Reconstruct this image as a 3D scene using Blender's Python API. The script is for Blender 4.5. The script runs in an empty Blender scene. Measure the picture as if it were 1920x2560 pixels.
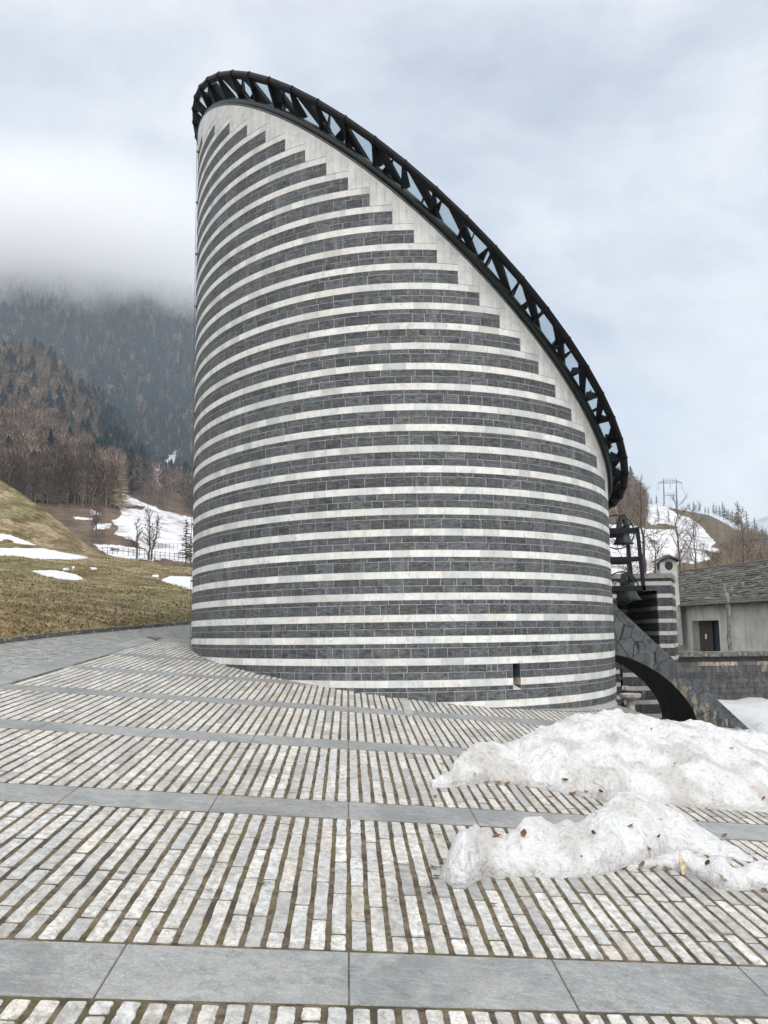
import bpy, bmesh, math, random
import numpy as np
from mathutils import Vector, Matrix
random.seed(7); rng = np.random.default_rng(7)
R = math.radians
S = bpy.context.scene
COL = S.collection
# ------------------------------------------------------------------ camera
FPX, CX, CY, PITCH, ROLL = 2317.37, 960.0, 1280.0, 0.128788, -0.013238
CAM = Vector((0, 0, 1.676))
cp, sp, cr, sr = math.cos(PITCH), math.sin(PITCH), math.cos(ROLL), math.sin(ROLL)
camd = bpy.data.cameras.new('camera'); cam = bpy.data.objects.new('camera', camd); COL.objects.link(cam)
camd.sensor_fit = 'HORIZONTAL'; camd.sensor_width = 36; camd.lens = 36 * FPX / 1920
camd.clip_start = .05; camd.clip_end = 20000
ax = Vector((cr, -sr * sp, sr * cp)); az = Vector((-sr, -cr * sp, cr * cp)); ay = Vector((0, cp, sp))
M = Matrix.Identity(4)
for i, v in enumerate((ax, az, -ay)):
    for j in range(3): M[j][i] = v[j]
M.translation = CAM; cam.matrix_world = M
S.camera = cam
# ------------------------------------------------------------------ world and sun
SUN_EL, SUN_ROT = R(52), R(150)       # rotation: azimuth clockwise from +y
w = bpy.data.worlds.new('World'); S.world = w; w.use_nodes = True
nt = w.node_tree; nt.nodes.clear()
def N(t, k, **kw):
    n = t.nodes.new(k)
    for a, b in kw.items():
        if a.startswith('i_'): n.inputs[a[2:].replace('_', ' ')].default_value = b
        else: setattr(n, a, b)
    return n
def ramp(t, pts, interp='LINEAR'):
    n = t.nodes.new('ShaderNodeValToRGB'); n.color_ramp.interpolation = interp
    e = n.color_ramp.elements
    while len(e) < len(pts): e.new(.5)
    for i, (p, c) in enumerate(pts):
        e[i].position = p; e[i].color = (*c, 1) if len(c) == 3 else c
    return n
def world_nodes():
    L = nt.links.new
    sky = N(nt, 'ShaderNodeTexSky', sky_type='NISHITA', sun_disc=False, sun_elevation=SUN_EL, sun_rotation=SUN_ROT)
    tc = N(nt, 'ShaderNodeTexCoord')
    sep = N(nt, 'ShaderNodeSeparateXYZ'); L(tc.outputs['Generated'], sep.inputs[0])
    mp = N(nt, 'ShaderNodeMapping'); mp.inputs['Scale'].default_value = (1.0, 1.0, 1.6); mp.inputs['Location'].default_value = (3.1, .4, .0)
    L(tc.outputs['Generated'], mp.inputs[0])
    n1 = N(nt, 'ShaderNodeTexNoise', i_Scale=1.7, i_Detail=10., i_Roughness=.6, i_Distortion=.3); L(mp.outputs[0], n1.inputs['Vector'])
    n2 = N(nt, 'ShaderNodeTexNoise', i_Scale=5.0, i_Detail=8., i_Roughness=.55, i_Distortion=.4); L(mp.outputs[0], n2.inputs['Vector'])
    mx = N(nt, 'ShaderNodeMix', data_type='FLOAT'); mx.inputs[0].default_value = .35
    L(n1.outputs[0], mx.inputs[2]); L(n2.outputs[0], mx.inputs[3])
    # cloud deck: bluish grey to near white
    cl = ramp(nt, [(.37, (.38, .425, .51)), (.45, (.50, .545, .63)), (.53, (.64, .675, .735)), (.60, (.77, .79, .82))])
    L(mx.outputs[0], cl.inputs[0])
    # an overcast sky is brighter towards the zenith; unseen sky behind the camera is whitened and raised to light the walls
    zr = N(nt, 'ShaderNodeMapRange'); L(sep.outputs[2], zr.inputs[0])
    zr.inputs[1].default_value = .55; zr.inputs[2].default_value = 1.; zr.inputs[3].default_value = 1.; zr.inputs[4].default_value = 1.7
    yr = N(nt, 'ShaderNodeMapRange'); L(sep.outputs[1], yr.inputs[0])
    yr.inputs[1].default_value = .3; yr.inputs[2].default_value = -.6; yr.inputs[3].default_value = 1.; yr.inputs[4].default_value = 1.85
    mu = N(nt, 'ShaderNodeMath', operation='MULTIPLY'); L(zr.outputs[0], mu.inputs[0]); L(yr.outputs[0], mu.inputs[1])
    mf = N(nt, 'ShaderNodeMath', operation='SUBTRACT', use_clamp=True); L(mu.outputs[0], mf.inputs[0]); mf.inputs[1].default_value = 1.
    mz = N(nt, 'ShaderNodeMath', operation='MULTIPLY', use_clamp=True); L(mf.outputs[0], mz.inputs[0]); mz.inputs[1].default_value = 3.
    wc = N(nt, 'ShaderNodeMix', data_type='RGBA'); L(mz.outputs[0], wc.inputs[0]); L(cl.outputs[0], wc.inputs[6]); wc.inputs[7].default_value = (.80, .79, .78, 1)
    b1 = N(nt, 'ShaderNodeBackground'); L(wc.outputs[2], b1.inputs[0]); L(mu.outputs[0], b1.inputs[1])
    b2 = N(nt, 'ShaderNodeBackground'); L(sky.outputs[0], b2.inputs[0]); b2.inputs[1].default_value = .012
    ad = N(nt, 'ShaderNodeAddShader'); L(b1.outputs[0], ad.inputs[0]); L(b2.outputs[0], ad.inputs[1])
    o = N(nt, 'ShaderNodeOutputWorld'); L(ad.outputs[0], o.inputs[0])
world_nodes()
sl = bpy.data.lights.new('sun', 'SUN'); sl.energy = 1.3; sl.angle = R(22); sl.color = (1, .965, .91)
so = bpy.data.objects.new('sun', sl); COL.objects.link(so)
dv = Vector((math.sin(SUN_ROT) * math.cos(SUN_EL), math.cos(SUN_ROT) * math.cos(SUN_EL), math.sin(SUN_EL)))
so.rotation_euler = dv.to_track_quat('Z', 'Y').to_euler()
vs = S.view_settings; vs.view_transform = 'Standard'; vs.look = 'None'; vs.exposure = 0.2; vs.gamma = 1
S.render.engine = 'CYCLES'
# ------------------------------------------------------------------ helpers
def ray(u, v):
    x2 = (u - CX) / FPX; z2 = -(v - CY) / FPX
    x = x2 * cr - z2 * sr; z = x2 * sr + z2 * cr
    return Vector((x, cp - z * sp, sp + z * cp))
def at(u, v, y):                      # world point seen at photo pixel (u, v) at distance y
    d = ray(u, v); return CAM + d * (y / d.y)
GX, GY = -.129, .0465
def gz(x, y): return GX * x + GY * y
def gp(u, v, dz=0.):                  # point of the plaza plane
    d = ray(u, v); t = -(CAM.z - dz) / (d.z - GX * d.x - GY * d.y); p = CAM + d * t
    return p
def proj(P):
    P = np.asarray(P, float) - np.array(CAM)
    x = P @ np.array(ax); y = P @ np.array(ay); z = P @ np.array(az)
    y = np.maximum(y, .01)
    return CX + FPX * x / y, CY - FPX * z / y
def empty(name, loc=(0, 0, 0), rz=0):
    o = bpy.data.objects.new(name, None); COL.objects.link(o); o.location = loc; o.rotation_euler = (0, 0, rz); o.empty_display_size = .1
    return o
def tag(o, label=None, cat=None, group=None, kind=None):
    if label: o['label'] = label
    if cat: o['category'] = cat
    if group: o['group'] = group
    if kind: o['kind'] = kind
    return o
def wloc(o):
    v = Vector((0, 0, 0))
    while o is not None: v = v + Vector(o.location); o = o.parent
    return v
class MB:
    def __init__(s): s.v = []; s.f = []; s.m = []; s.c = []; s.col = None; s.mat = 0
    def add(s, vs, fs, mat=None, col=None):
        b = len(s.v); s.v.extend([tuple(p) for p in vs])
        for f in fs:
            s.f.append(tuple(i + b for i in f)); s.m.append(s.mat if mat is None else mat); s.c.append(col or s.col or (1, 1, 1))
    def box(s, c, d, rot=None, **k):
        x, y, z = d[0] / 2, d[1] / 2, d[2] / 2
        vs = [Vector((a * x, b * y, e * z)) for e in (-1, 1) for b in (-1, 1) for a in (-1, 1)]
        if rot is not None: vs = [rot @ q for q in vs]
        c = Vector(c); s.add([q + c for q in vs], [(0, 2, 3, 1), (4, 5, 7, 6), (0, 1, 5, 4), (2, 6, 7, 3), (0, 4, 6, 2), (1, 3, 7, 5)], **k)
    def prism(s, poly, off, **k):      # poly: list of 3d points, off: extrusion vector
        n = len(poly); off = Vector(off); a = [Vector(p) for p in poly]; b = [p + off for p in a]
        s.add(a + b, [tuple(range(n))[::-1], tuple(range(n, 2 * n))] + [(i, (i + 1) % n, n + (i + 1) % n, n + i) for i in range(n)], **k)
    def tube(s, pts, rad, n=6, closed=False, caps=True, **k):
        pts = [Vector(p) for p in pts]; m = len(pts)
        if not hasattr(rad, '__len__'): rad = [rad] * m
        vs = []
        up = None
        for i, p in enumerate(pts):
            if closed: t = pts[(i + 1) % m] - pts[i - 1]
            else: t = pts[min(i + 1, m - 1)] - pts[max(i - 1, 0)]
            t.normalize()
            if up is None: up = t.orthogonal().normalized()
            up = (up - t * up.dot(t))
            up = up.normalized() if up.length > 1e-6 else t.orthogonal().normalized()
            sd = t.cross(up)
            for j in range(n):
                a = 2 * math.pi * j / n; vs.append(p + (up * math.cos(a) + sd * math.sin(a)) * rad[i])
        fs = []
        for i in range(m if closed else m - 1):
            i2 = (i + 1) % m
            for j in range(n): fs.append((i * n + j, i * n + (j + 1) % n, i2 * n + (j + 1) % n, i2 * n + j))
        if caps and not closed: fs += [tuple(range(n))[::-1], tuple(range((m - 1) * n, m * n))]
        s.add(vs, fs, **k)
    def lathe(s, prof, c, n=24, **k):  # prof: (r, z)
        c = Vector(c); vs = []
        for r, z in prof:
            for j in range(n):
                a = 2 * math.pi * j / n; vs.append(c + Vector((r * math.cos(a), r * math.sin(a), z)))
        fs = [(i * n + j, i * n + (j + 1) % n, (i + 1) * n + (j + 1) % n, (i + 1) * n + j) for i in range(len(prof) - 1) for j in range(n)]
        fs += [tuple(range(n))[::-1], tuple(range((len(prof) - 1) * n, len(prof) * n))]
        s.add(vs, fs, **k)
    def build(s, name, mats, parent=None, smooth=False, loc=None, bevel=0):
        me = bpy.data.meshes.new(name)
        o = bpy.data.objects.new(name, me)
        off = Vector(loc) if loc is not None else Vector((0, 0, 0))
        if parent is not None and loc is None: off = wloc(parent)
        me.from_pydata([tuple(Vector(v) - off) for v in s.v], [], s.f)
        for m in (mats if isinstance(mats, (list, tuple)) else [mats]): me.materials.append(m)
        me.polygons.foreach_set('material_index', s.m)
        ca = me.color_attributes.new('Col', 'FLOAT_COLOR', 'CORNER')
        lt = np.zeros(len(me.polygons), int); me.polygons.foreach_get('loop_total', lt)
        c = np.ones((len(s.c), 4)); c[:, :3] = np.array(s.c).reshape(-1, 3)
        ca.data.foreach_set('color', np.repeat(c, lt, axis=0).ravel())
        if smooth: me.polygons.foreach_set('use_smooth', [True] * len(me.polygons))
        me.update(); COL.objects.link(o)
        if parent is not None: o.parent = parent
        elif loc is not None: o.location = off
        if bevel:
            b = o.modifiers.new('bevel', 'BEVEL'); b.width = bevel; b.segments = 2; b.limit_method = 'ANGLE'
        return o
def npmesh(name, V, F, mats, cols=None, smooth=False, mi=None, parent=None):
    """V (n,3), F (m,k) fixed-size faces"""
    V = np.asarray(V, np.float32); F = np.asarray(F, np.int32); k = F.shape[1]
    me = bpy.data.meshes.new(name); me.vertices.add(len(V)); me.vertices.foreach_set('co', V.ravel())
    me.loops.add(F.size); me.loops.foreach_set('vertex_index', F.ravel())
    me.polygons.add(len(F)); me.polygons.foreach_set('loop_start', np.arange(0, F.size, k)); me.polygons.foreach_set('loop_total', np.full(len(F), k))
    for m in (mats if isinstance(mats, (list, tuple)) else [mats]): me.materials.append(m)
    if mi is not None: me.polygons.foreach_set('material_index', mi)
    if smooth: me.polygons.foreach_set('use_smooth', np.ones(len(F), bool))
    me.update(calc_edges=True); me.validate()
    if cols is not None:            # per vertex
        ca = me.color_attributes.new('Col', 'FLOAT_COLOR', 'POINT'); c = np.ones((len(V), 4)); c[:, :3] = cols; ca.data.foreach_set('color', c.ravel())
    o = bpy.data.objects.new(name, me); COL.objects.link(o)
    if parent: o.parent = parent
    return o
def vnoise(x, y, seed=0):             # cheap smooth value noise, arrays
    x = np.asarray(x, float); y = np.asarray(y, float)
    xi = np.floor(x).astype(np.int64); yi = np.floor(y).astype(np.int64); fx = x - xi; fy = y - yi
    fx = fx * fx * (3 - 2 * fx); fy = fy * fy * (3 - 2 * fy)
    def h(a, b):
        n = (a * 374761393 + b * 668265263 + seed * 982451653) & 0x7fffffff
        n = ((n ^ (n >> 13)) * 1274126177) & 0x7fffffff
        return ((n ^ (n >> 16)) & 0xffff) / 65535.
    return (h(xi, yi) * (1 - fx) + h(xi + 1, yi) * fx) * (1 - fy) + (h(xi, yi + 1) * (1 - fx) + h(xi + 1, yi + 1) * fx) * fy
def fbm(x, y, o=4, seed=0, g=.5):
    r = 0; a = 1; t = 0
    for i in range(o): r = r + a * vnoise(np.asarray(x) * 2 ** i, np.asarray(y) * 2 ** i, seed + i); t += a; a *= g
    return r / t
def inpoly(px, py, poly):
    px = np.asarray(px, float); py = np.asarray(py, float); c = np.zeros(px.shape, bool)
    n = len(poly)
    for i in range(n):
        x1, y1 = poly[i]; x2, y2 = poly[i - 1]
        if y1 == y2: continue
        k = ((y1 > py) != (y2 > py)) & (px < (x2 - x1) * (py - y1) / (y2 - y1) + x1); c ^= k
    return c
def polydist(px, py, poly):
    d = np.full(np.shape(px), 1e9)
    for i in range(len(poly)):
        a = np.array(poly[i - 1], float); b = np.array(poly[i], float); ab = b - a
        t = np.clip(((px - a[0]) * ab[0] + (py - a[1]) * ab[1]) / (ab @ ab + 1e-12), 0, 1)
        d = np.minimum(d, np.hypot(px - a[0] - t * ab[0], py - a[1] - t * ab[1]))
    return d
# ------------------------------------------------------------------ materials
def mat(name, base=(.5, .5, .5), rough=.8, col=False, ns=None, nmix=.25, bump=0., bs=20., bscale=(1, 1, 1), metal=0., spec=.5, dark=None, detail=8, extra=None, bdist=.02):
    m = bpy.data.materials.new(name); m.use_nodes = True; t = m.node_tree; L = t.links.new
    b = t.nodes['Principled BSDF']; b.inputs['Roughness'].default_value = rough; b.inputs['Metallic'].default_value = metal
    b.inputs['Specular IOR Level'].default_value = spec
    tc = N(t, 'ShaderNodeTexCoord'); mp = N(t, 'ShaderNodeMapping'); mp.inputs['Scale'].default_value = bscale
    L(tc.outputs['Object'], mp.inputs[0])
    if col:
        a = N(t, 'ShaderNodeAttribute', attribute_name='Col'); cs = a.outputs['Color']
    else:
        rgb = N(t, 'ShaderNodeRGB'); rgb.outputs[0].default_value = (*base, 1); cs = rgb.outputs[0]
    if ns:
        n = N(t, 'ShaderNodeTexNoise', i_Scale=ns, i_Detail=float(detail), i_Roughness=.65); L(mp.outputs[0], n.inputs['Vector'])
        r = ramp(t, [(.34, dark or (max(0, 1 - nmix * 1.8),) * 3), (.5, (1, 1, 1)), (.66, (1 + nmix,) * 3)]); L(n.outputs[0], r.inputs[0])
        x = N(t, 'ShaderNodeMix', data_type='RGBA', blend_type='MULTIPLY'); x.inputs[0].default_value = 1
        L(cs, x.inputs[6]); L(r.outputs[0], x.inputs[7]); cs = x.outputs[2]
    if extra: cs = extra(t, L, cs, tc, mp) or cs
    L(cs, b.inputs['Base Color'])
    if bump:
        n = N(t, 'ShaderNodeTexNoise', i_Scale=bs, i_Detail=8., i_Roughness=.6); L(mp.outputs[0], n.inputs['Vector'])
        bp = N(t, 'ShaderNodeBump'); bp.inputs['Strength'].default_value = bump; bp.inputs['Distance'].default_value = bdist
        L(n.outputs[0], bp.inputs['Height']); L(bp.outputs[0], b.inputs['Normal'])
    return m
def veins(scale, colr, lo, hi, stretch=(1, 1, 1), fac=1., dist=2.):
    """overlay of thin mineral veins or stains"""
    def f(t, L, cs, tc, mp):
        m2 = N(t, 'ShaderNodeMapping'); m2.inputs['Scale'].default_value = stretch; L(tc.outputs['Object'], m2.inputs[0])
        n = N(t, 'ShaderNodeTexNoise', i_Scale=scale, i_Detail=10., i_Roughness=.7, i_Distortion=dist); L(m2.outputs[0], n.inputs['Vector'])
        r = ramp(t, [(lo - .05, (0, 0, 0)), (hi - .06, (fac,) * 3)]); L(n.outputs[0], r.inputs[0])
        x = N(t, 'ShaderNodeMix', data_type='RGBA'); L(r.outputs[0], x.inputs[0]); L(cs, x.inputs[6]); x.inputs[7].default_value = (*colr, 1)
        return x.outputs[2]
    return f
def chain(*fs):
    def f(t, L, cs, tc, mp):
        for g in fs: cs = g(t, L, cs, tc, mp)
        return cs
    return f
mDark = mat('dark_gneiss', col=True, rough=.62, ns=9, nmix=.42, bump=.9, bs=11, bscale=(1, 1, 2.4), bdist=.02,
            extra=chain(veins(10, (.30, .32, .33), .60, .70, (1, 1, 3), .55), veins(26, (.02, .022, .025), .60, .70, (1, 1, 2.5), .5), veins(1.6, (.30, .32, .33), .60, .74, (4, 4, .35), .42, .4)))
mWhite = mat('white_marble', col=True, rough=.45, ns=5, nmix=.08, bump=.12, bs=20, extra=chain(veins(1.5, (.45, .45, .43), .56, .74, (5, 5, .25), .35, .3), veins(5, (.42, .40, .37), .60, .70, (1, 1, 1), .6), veins(2.2, (.66, .60, .50), .64, .77, (1, 1, 2), .35)))
mMortar = mat('mortar', base=(.34, .355, .36), rough=.9, ns=8, nmix=.25, bump=.3, bs=60)
mPaver = mat('paving_marble', col=True, rough=.6, ns=16, nmix=.20, bump=.6, bs=40, bdist=.012,
             extra=chain(veins(9, (.27, .27, .265), .55, .68, (1, .45, 1), .65, 1.6), veins(34, (.24, .225, .20), .56, .66, (1, .6, 1), .6, .8), veins(75, (.07, .06, .05), .64, .69, (1, 1, 1), .8, .2), veins(.9, (.17, .155, .13), .60, .74, (1, 1, 1), .6, 1.), veins(6, (.10, .09, .075), .66, .74, (1, 1, 1), .75, .8)))
mSlab = mat('grey_slab', col=True, rough=.5, ns=11, nmix=.16, bump=.45, bs=60, bdist=.008,
            extra=chain(veins(45, (.34, .35, .34), .54, .66, (1, .7, 1), .6, .6), veins(90, (.55, .55, .53), .65, .69, (1, 1, 1), .9, .1), veins(2.6, (.27, .215, .15), .62, .70, (1.6, .8, 1), .45, 1.5), veins(80, (.04, .04, .04), .66, .70, (1, 1, 1), .8, .1), veins(1.1, (.12, .13, .135), .5, .66, (1, 1, 1), .55, .8), veins(5, (.36, .37, .37), .60, .63, (.6, 2, 1), .35, 3.)))
mJoint = mat('mossy_joint', base=(.155, .118, .080), rough=1, ns=14, nmix=.45, bump=1., bs=90, bdist=.02,
             extra=chain(veins(4.5, (.105, .10, .025), .53, .66, (1, 1, 1), .75, .3), veins(110, (.34, .31, .26), .65, .70, (1, 1, 1), .55, 0.), veins(3.0, (.04, .03, .024), .54, .66, (1, 1, 1), .75, .3)))
mSteel = mat('black_steel', base=(.006, .0065, .009), rough=.55, ns=3, nmix=.2, bump=.05, bs=30, spec=.22)
mGutter = mat('dark_green_steel', base=(.010, .017, .017), rough=.36, ns=3, nmix=.25, spec=.4)
mFrame = mat('bell_frame_steel', base=(.006, .0065, .012), spec=.25, rough=.5, ns=6, nmix=.2)
mBronze = mat('weathered_bronze', base=(.028, .036, .036), rough=.5, metal=.4, ns=7, nmix=.4, bump=.2, bs=30)
mFlash = mat('edge_flashing', base=(.10, .095, .095), rough=.5, ns=8, nmix=.3)
mConc = mat('house_plaster', base=(.56, .56, .52), rough=.9, ns=1.6, nmix=.12, bump=.2, bs=25, extra=veins(1.1, (.17, .165, .15), .5, .8, (3, 3, .25), .55, .3))
mWood = mat('door_wood', base=(.07, .055, .045), rough=.7, ns=6, nmix=.2, bscale=(1, 1, .2))
mVoid = mat('dark_interior', base=(.02, .024, .035), rough=.9)
mRoofS = mat('roof_slate', col=True, rough=.9, ns=5, nmix=.35, bump=.7, bs=25, extra=chain(veins(3, (.17, .155, .08), .58, .70, (1, 1, 1), .6), veins(12, (.025, .025, .022), .54, .65, (1, 1, 1), .7)))
mStoneG = mat('grey_masonry', col=True, rough=.75, ns=5, nmix=.25, bump=.6, bs=14, extra=veins(8, (.30, .31, .31), .60, .70, (1, 1, 2), .5))
mFont = mat('pale_granite', base=(.38, .36, .32), rough=.8, ns=12, nmix=.2, bump=.3, bs=40)
mBark = mat('bark', base=(.085, .072, .062), rough=.95, ns=9, nmix=.4, bump=.8, bs=20, bscale=(1, 1, .3))
mBarkG = mat('pale_bark', base=(.22, .205, .18), rough=.95, ns=9, nmix=.5, bump=.8, bs=20, bscale=(1, 1, .5))
mTwig = mat('twigs', base=(.11, .085, .075), rough=.95)
mLarch = mat('larch_twigs', base=(.105, .088, .075), rough=.95)
mForest = mat('forest', col=True, rough=1, spec=.1)
mLeaf = mat('dry_leaf', col=True, rough=.7, ns=20, nmix=.3)
mPath = mat('path_stone', col=True, rough=.75, ns=6, nmix=.2, bump=.5, bs=40, extra=veins(40, (.10, .10, .09), .6, .68, (1, 1, 1), .6, .2))
def snowmat(name, dirt, col=False):
    m = mat(name, base=(.66, .675, .70), col=col, rough=.55, ns=6, nmix=.05, bump=1., bs=22, bdist=.06,
            extra=chain(veins(1.6, (.60, .575, .53), .42, .68, (1, 1, 1), dirt, .5), veins(38, (.16, .14, .12), .62, .70, (1, 1, 1), .55 * dirt + .05, .2), veins(7, (.50, .47, .42), .6, .72, (1, 1, 1), dirt * .8, .4)))
    b = m.node_tree.nodes['Principled BSDF']; b.inputs['Subsurface Weight'].default_value = .12; b.inputs['Subsurface Radius'].default_value = (.05, .06, .08); b.inputs['Subsurface Scale'].default_value = .3
    return m
mSnow = snowmat('old_snow', .22, True); mSnowC = snowmat('field_snow', .15)
mTerr = mat('terrain', col=True, rough=1, ns=.25, nmix=.22, spec=.1, bump=.6, bs=.8, bdist=.8, extra=chain(veins(.11, (.05, .04, .03), .55, .68, (1, 1, 2.5), .6, .6), veins(.5, (.17, .14, .10), .58, .66, (1, 1, 2), .5, .4)))
mGrass = mat('winter_grass', col=True, rough=1, spec=.1, ns=2.2, nmix=.32, bump=1., bs=7, bdist=.12, extra=chain(veins(.45, (.045, .042, .012), .50, .66, (1, 2.2, 1), .75, .5), veins(.8, (.20, .135, .07), .52, .66, (1, 2.2, 1), .7, .5), veins(5, (.05, .03, .018), .58, .68, (1, 2, 1), .7, .4)))
def glassmat():
    m = bpy.data.materials.new('roof_glass'); m.use_nodes = True; t = m.node_tree; t.nodes.clear(); L = t.links.new
    g = N(t, 'ShaderNodeBsdfGlossy'); g.inputs['Roughness'].default_value = .08; g.inputs['Color'].default_value = (.7, .85, .87, 1)
    tr = N(t, 'ShaderNodeBsdfTransparent'); tr.inputs['Color'].default_value = (.84, .90, .92, 1)
    
    mx = N(t, 'ShaderNodeMixShader'); mx.inputs[0].default_value = .10; L(tr.outputs[0], mx.inputs[1]); L(g.outputs[0], mx.inputs[2])
    o = N(t, 'ShaderNodeOutputMaterial'); L(mx.outputs[0], o.inputs[0]); return m
mGlass = glassmat()
# ------------------------------------------------------------------ church shape
EX, EY, EA, EB, PHI = .29505, 20.6845, 4.45213, 6.02177, .0639057
SC = 1.0
PZ, ZA = .34, 1.6762 + 6.613575 * .34    # band pitch, centre of band 0
WH = .0555                                 # half height of a white band
def roofz(x, y): return 10.2273 - .93919 * x - .071492 * y
cph, sph = math.cos(PHI), math.sin(PHI)
def ell(t, off=0.):
    c, s = math.cos(t), math.sin(t)
    nx, ny = c / EA, s / EB; l = math.hypot(nx, ny); nx /= l; ny /= l
    x = EA * c + off * nx; y = EB * s + off * ny
    return (EX + x * cph - y * sph, EY + x * sph + y * cph)
NT = 2880
_ts = [math.pi / 2 + 2 * math.pi * i / NT for i in range(NT + 1)]
_P = np.array([ell(t) for t in _ts]); _S = np.r_[0, np.cumsum(np.hypot(*np.diff(_P, axis=0).T))]
PER = float(_S[-1])
def t_of(s): return float(np.interp(s % PER if s < PER else s - (s >= PER) * 0, _S, _ts))
def wp(s, z, off): x, y = ell(t_of(min(s, PER)), off); return (x, y, z)
SS = np.linspace(0, PER, 1500); RZ = np.array([roofz(*ell(t_of(s))) for s in SS])
def rz_s(s): return float(np.interp(s, SS, RZ))
def s_range(zlim):                       # arc-length interval where the roof edge is above zlim (contains the high left side)
    ok = RZ > zlim; idx = np.where(ok)[0]
    if len(idx) == 0: return None
    if ok.all(): return (0., PER)
    out = []; st = idx[0]; pv = idx[0]
    for i in idx[1:]:
        if i != pv + 1: out.append((SS[st], SS[pv])); st = i
        pv = i
    out.append((SS[st], SS[pv])); return out
def runs(zlim):
    r = s_range(zlim)
    if r is None: return []
    return [r] if isinstance(r, tuple) else r
church = empty('church', (EX, EY, 0))
tag(church, 'tall striped stone church of slanted elliptical form with a tilted round glass roof', 'church')
# niche (slit window): arc-length and height range
def s_at(u, v):
    d = ray(u, v); o = Vector((-EX, -EY)); ca = Vector((o.x * cph + o.y * sph, -o.x * sph + o.y * cph)); da = Vector((d.x * cph + d.y * sph, -d.x * sph + d.y * cph))
    ca = Vector((ca.x / EA, ca.y / EB)); da = Vector((da.x / EA, da.y / EB))
    A = da.dot(da); B = 2 * ca.dot(da); Cc = ca.dot(ca) - 1; t = (-B - math.sqrt(max(0, B * B - 4 * A * Cc))) / (2 * A)
    q = ca + da * t; tt = math.atan2(q.y, q.x)
    while tt < math.pi / 2: tt += 2 * math.pi
    return float(np.interp(tt, _ts, _S)), 1.676 + d.z * t
NS0, _ = s_at(1282, 1680); NS1, _ = s_at(1301, 1680)
zb = lambda k: ZA + PZ * k
NZ1 = zb(-8) - WH; NZ0 = zb(-9) - WH - .075
def cut(a, b, z0, z1):
    """split interval by the niche"""
    if z1 <= NZ0 + .01 or z0 >= NZ1 - .01 or b <= NS0 or a >= NS1: return [(a, b)]
    r = []
    if a < NS0: r.append((a, NS0))
    if b > NS1: r.append((NS1, b))
    return r
wall = MB()
def block(s0, s1, z0, z1, e, m, c, base=-.002):
    n = max(1, int(math.ceil((s1 - s0) / .2))); vs = []
    ss = [s0 + (s1 - s0) * i / n for i in range(n + 1)]
    for s in ss: vs += [wp(s, z0, base), wp(s, z0, e), wp(s, z1, e), wp(s, z1, base)]
    fs = []
    for i in range(n):
        a = 4 * i; b = a + 4
        fs += [(a + 1, b + 1, b + 2, a + 2), (a, b, b + 1, a + 1), (a + 2, b + 2, b + 3, a + 3)]
    fs += [(0, 1, 2, 3), (4 * n + 3, 4 * n + 2, 4 * n + 1, 4 * n)]
    wall.add(vs, fs, mat=m, col=c)
def darkcol():
    g = .082 * random.choice((.72, .85, 1, 1, 1.1, 1.25)) * random.uniform(.85, 1.15)
    k = random.random()
    return (g * (.90 if k < .5 else .97), g * (1.0 if k < .5 else 1.01), g * (1.07 if k < .6 else 1.0))
def whitecol(band=1.):
    g = random.choice((.70, .74, .76, .78, .72, .60)) * band; k = random.random()
    if k < .06: return (g * .98, g * .945, g * .86)
    if k < .22: return (g * .84, g * .85, g * .86)
    return (g, g * .99, g * .955)
KMIN, KMAX = -15, 26
def course(z0, z1, a, b, wlo, whi, dark, gap, hj, band=1.):
    s = a
    while s < b - .02:
        wd = random.uniform(wlo, whi); e = min(b, s + wd)
        if b - e < .1: e = b
        for (p, q) in cut(s, e, z0, z1):
            if q - p < .02: continue
            off = random.uniform(.001, .0055) if dark else .008 + random.uniform(-.0008, .0008)
            block(p + gap / 2, q - gap / 2, z0 + hj, z1 - hj, off, 0 if dark else 1, darkcol() if dark else whitecol(band))
        s = e
prev = [(0., PER)]
for k in range(KMIN, KMAX):
    zc = zb(k); bandf = random.uniform(.94, 1.04)
    for (a, b) in prev:                                             # white band k reaches as far as the dark course below it
        course(zc - WH, zc + WH, a, b, .2, .38, False, .003, .001, bandf)
    z0, z1 = zc + WH, zb(k + 1) - WH
    rr = runs(z1 + .345)
    for (a, b) in rr:
        if a < .01: a = 0.
        if b > PER - .01: b = PER
        if k % 2:                                                   # two equal courses
            zm = (z0 + z1) / 2 + random.uniform(-.006, .006)
            course(z0, zm, a, b, .16, .46, True, .012, .0055); course(zm, z1, a, b, .16, .46, True, .012, .0055)
        else:
            zm = z1 - .070
            course(z0, zm, a, b, .18, .44, True, .012, .0055); course(zm, z1, a, b, .18, .50, True, .012, .0055)
    nxt = []
    for (a, b) in rr: nxt.append((a if a < .02 else a, b))
    prev = nxt
    if not rr: break
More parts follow.
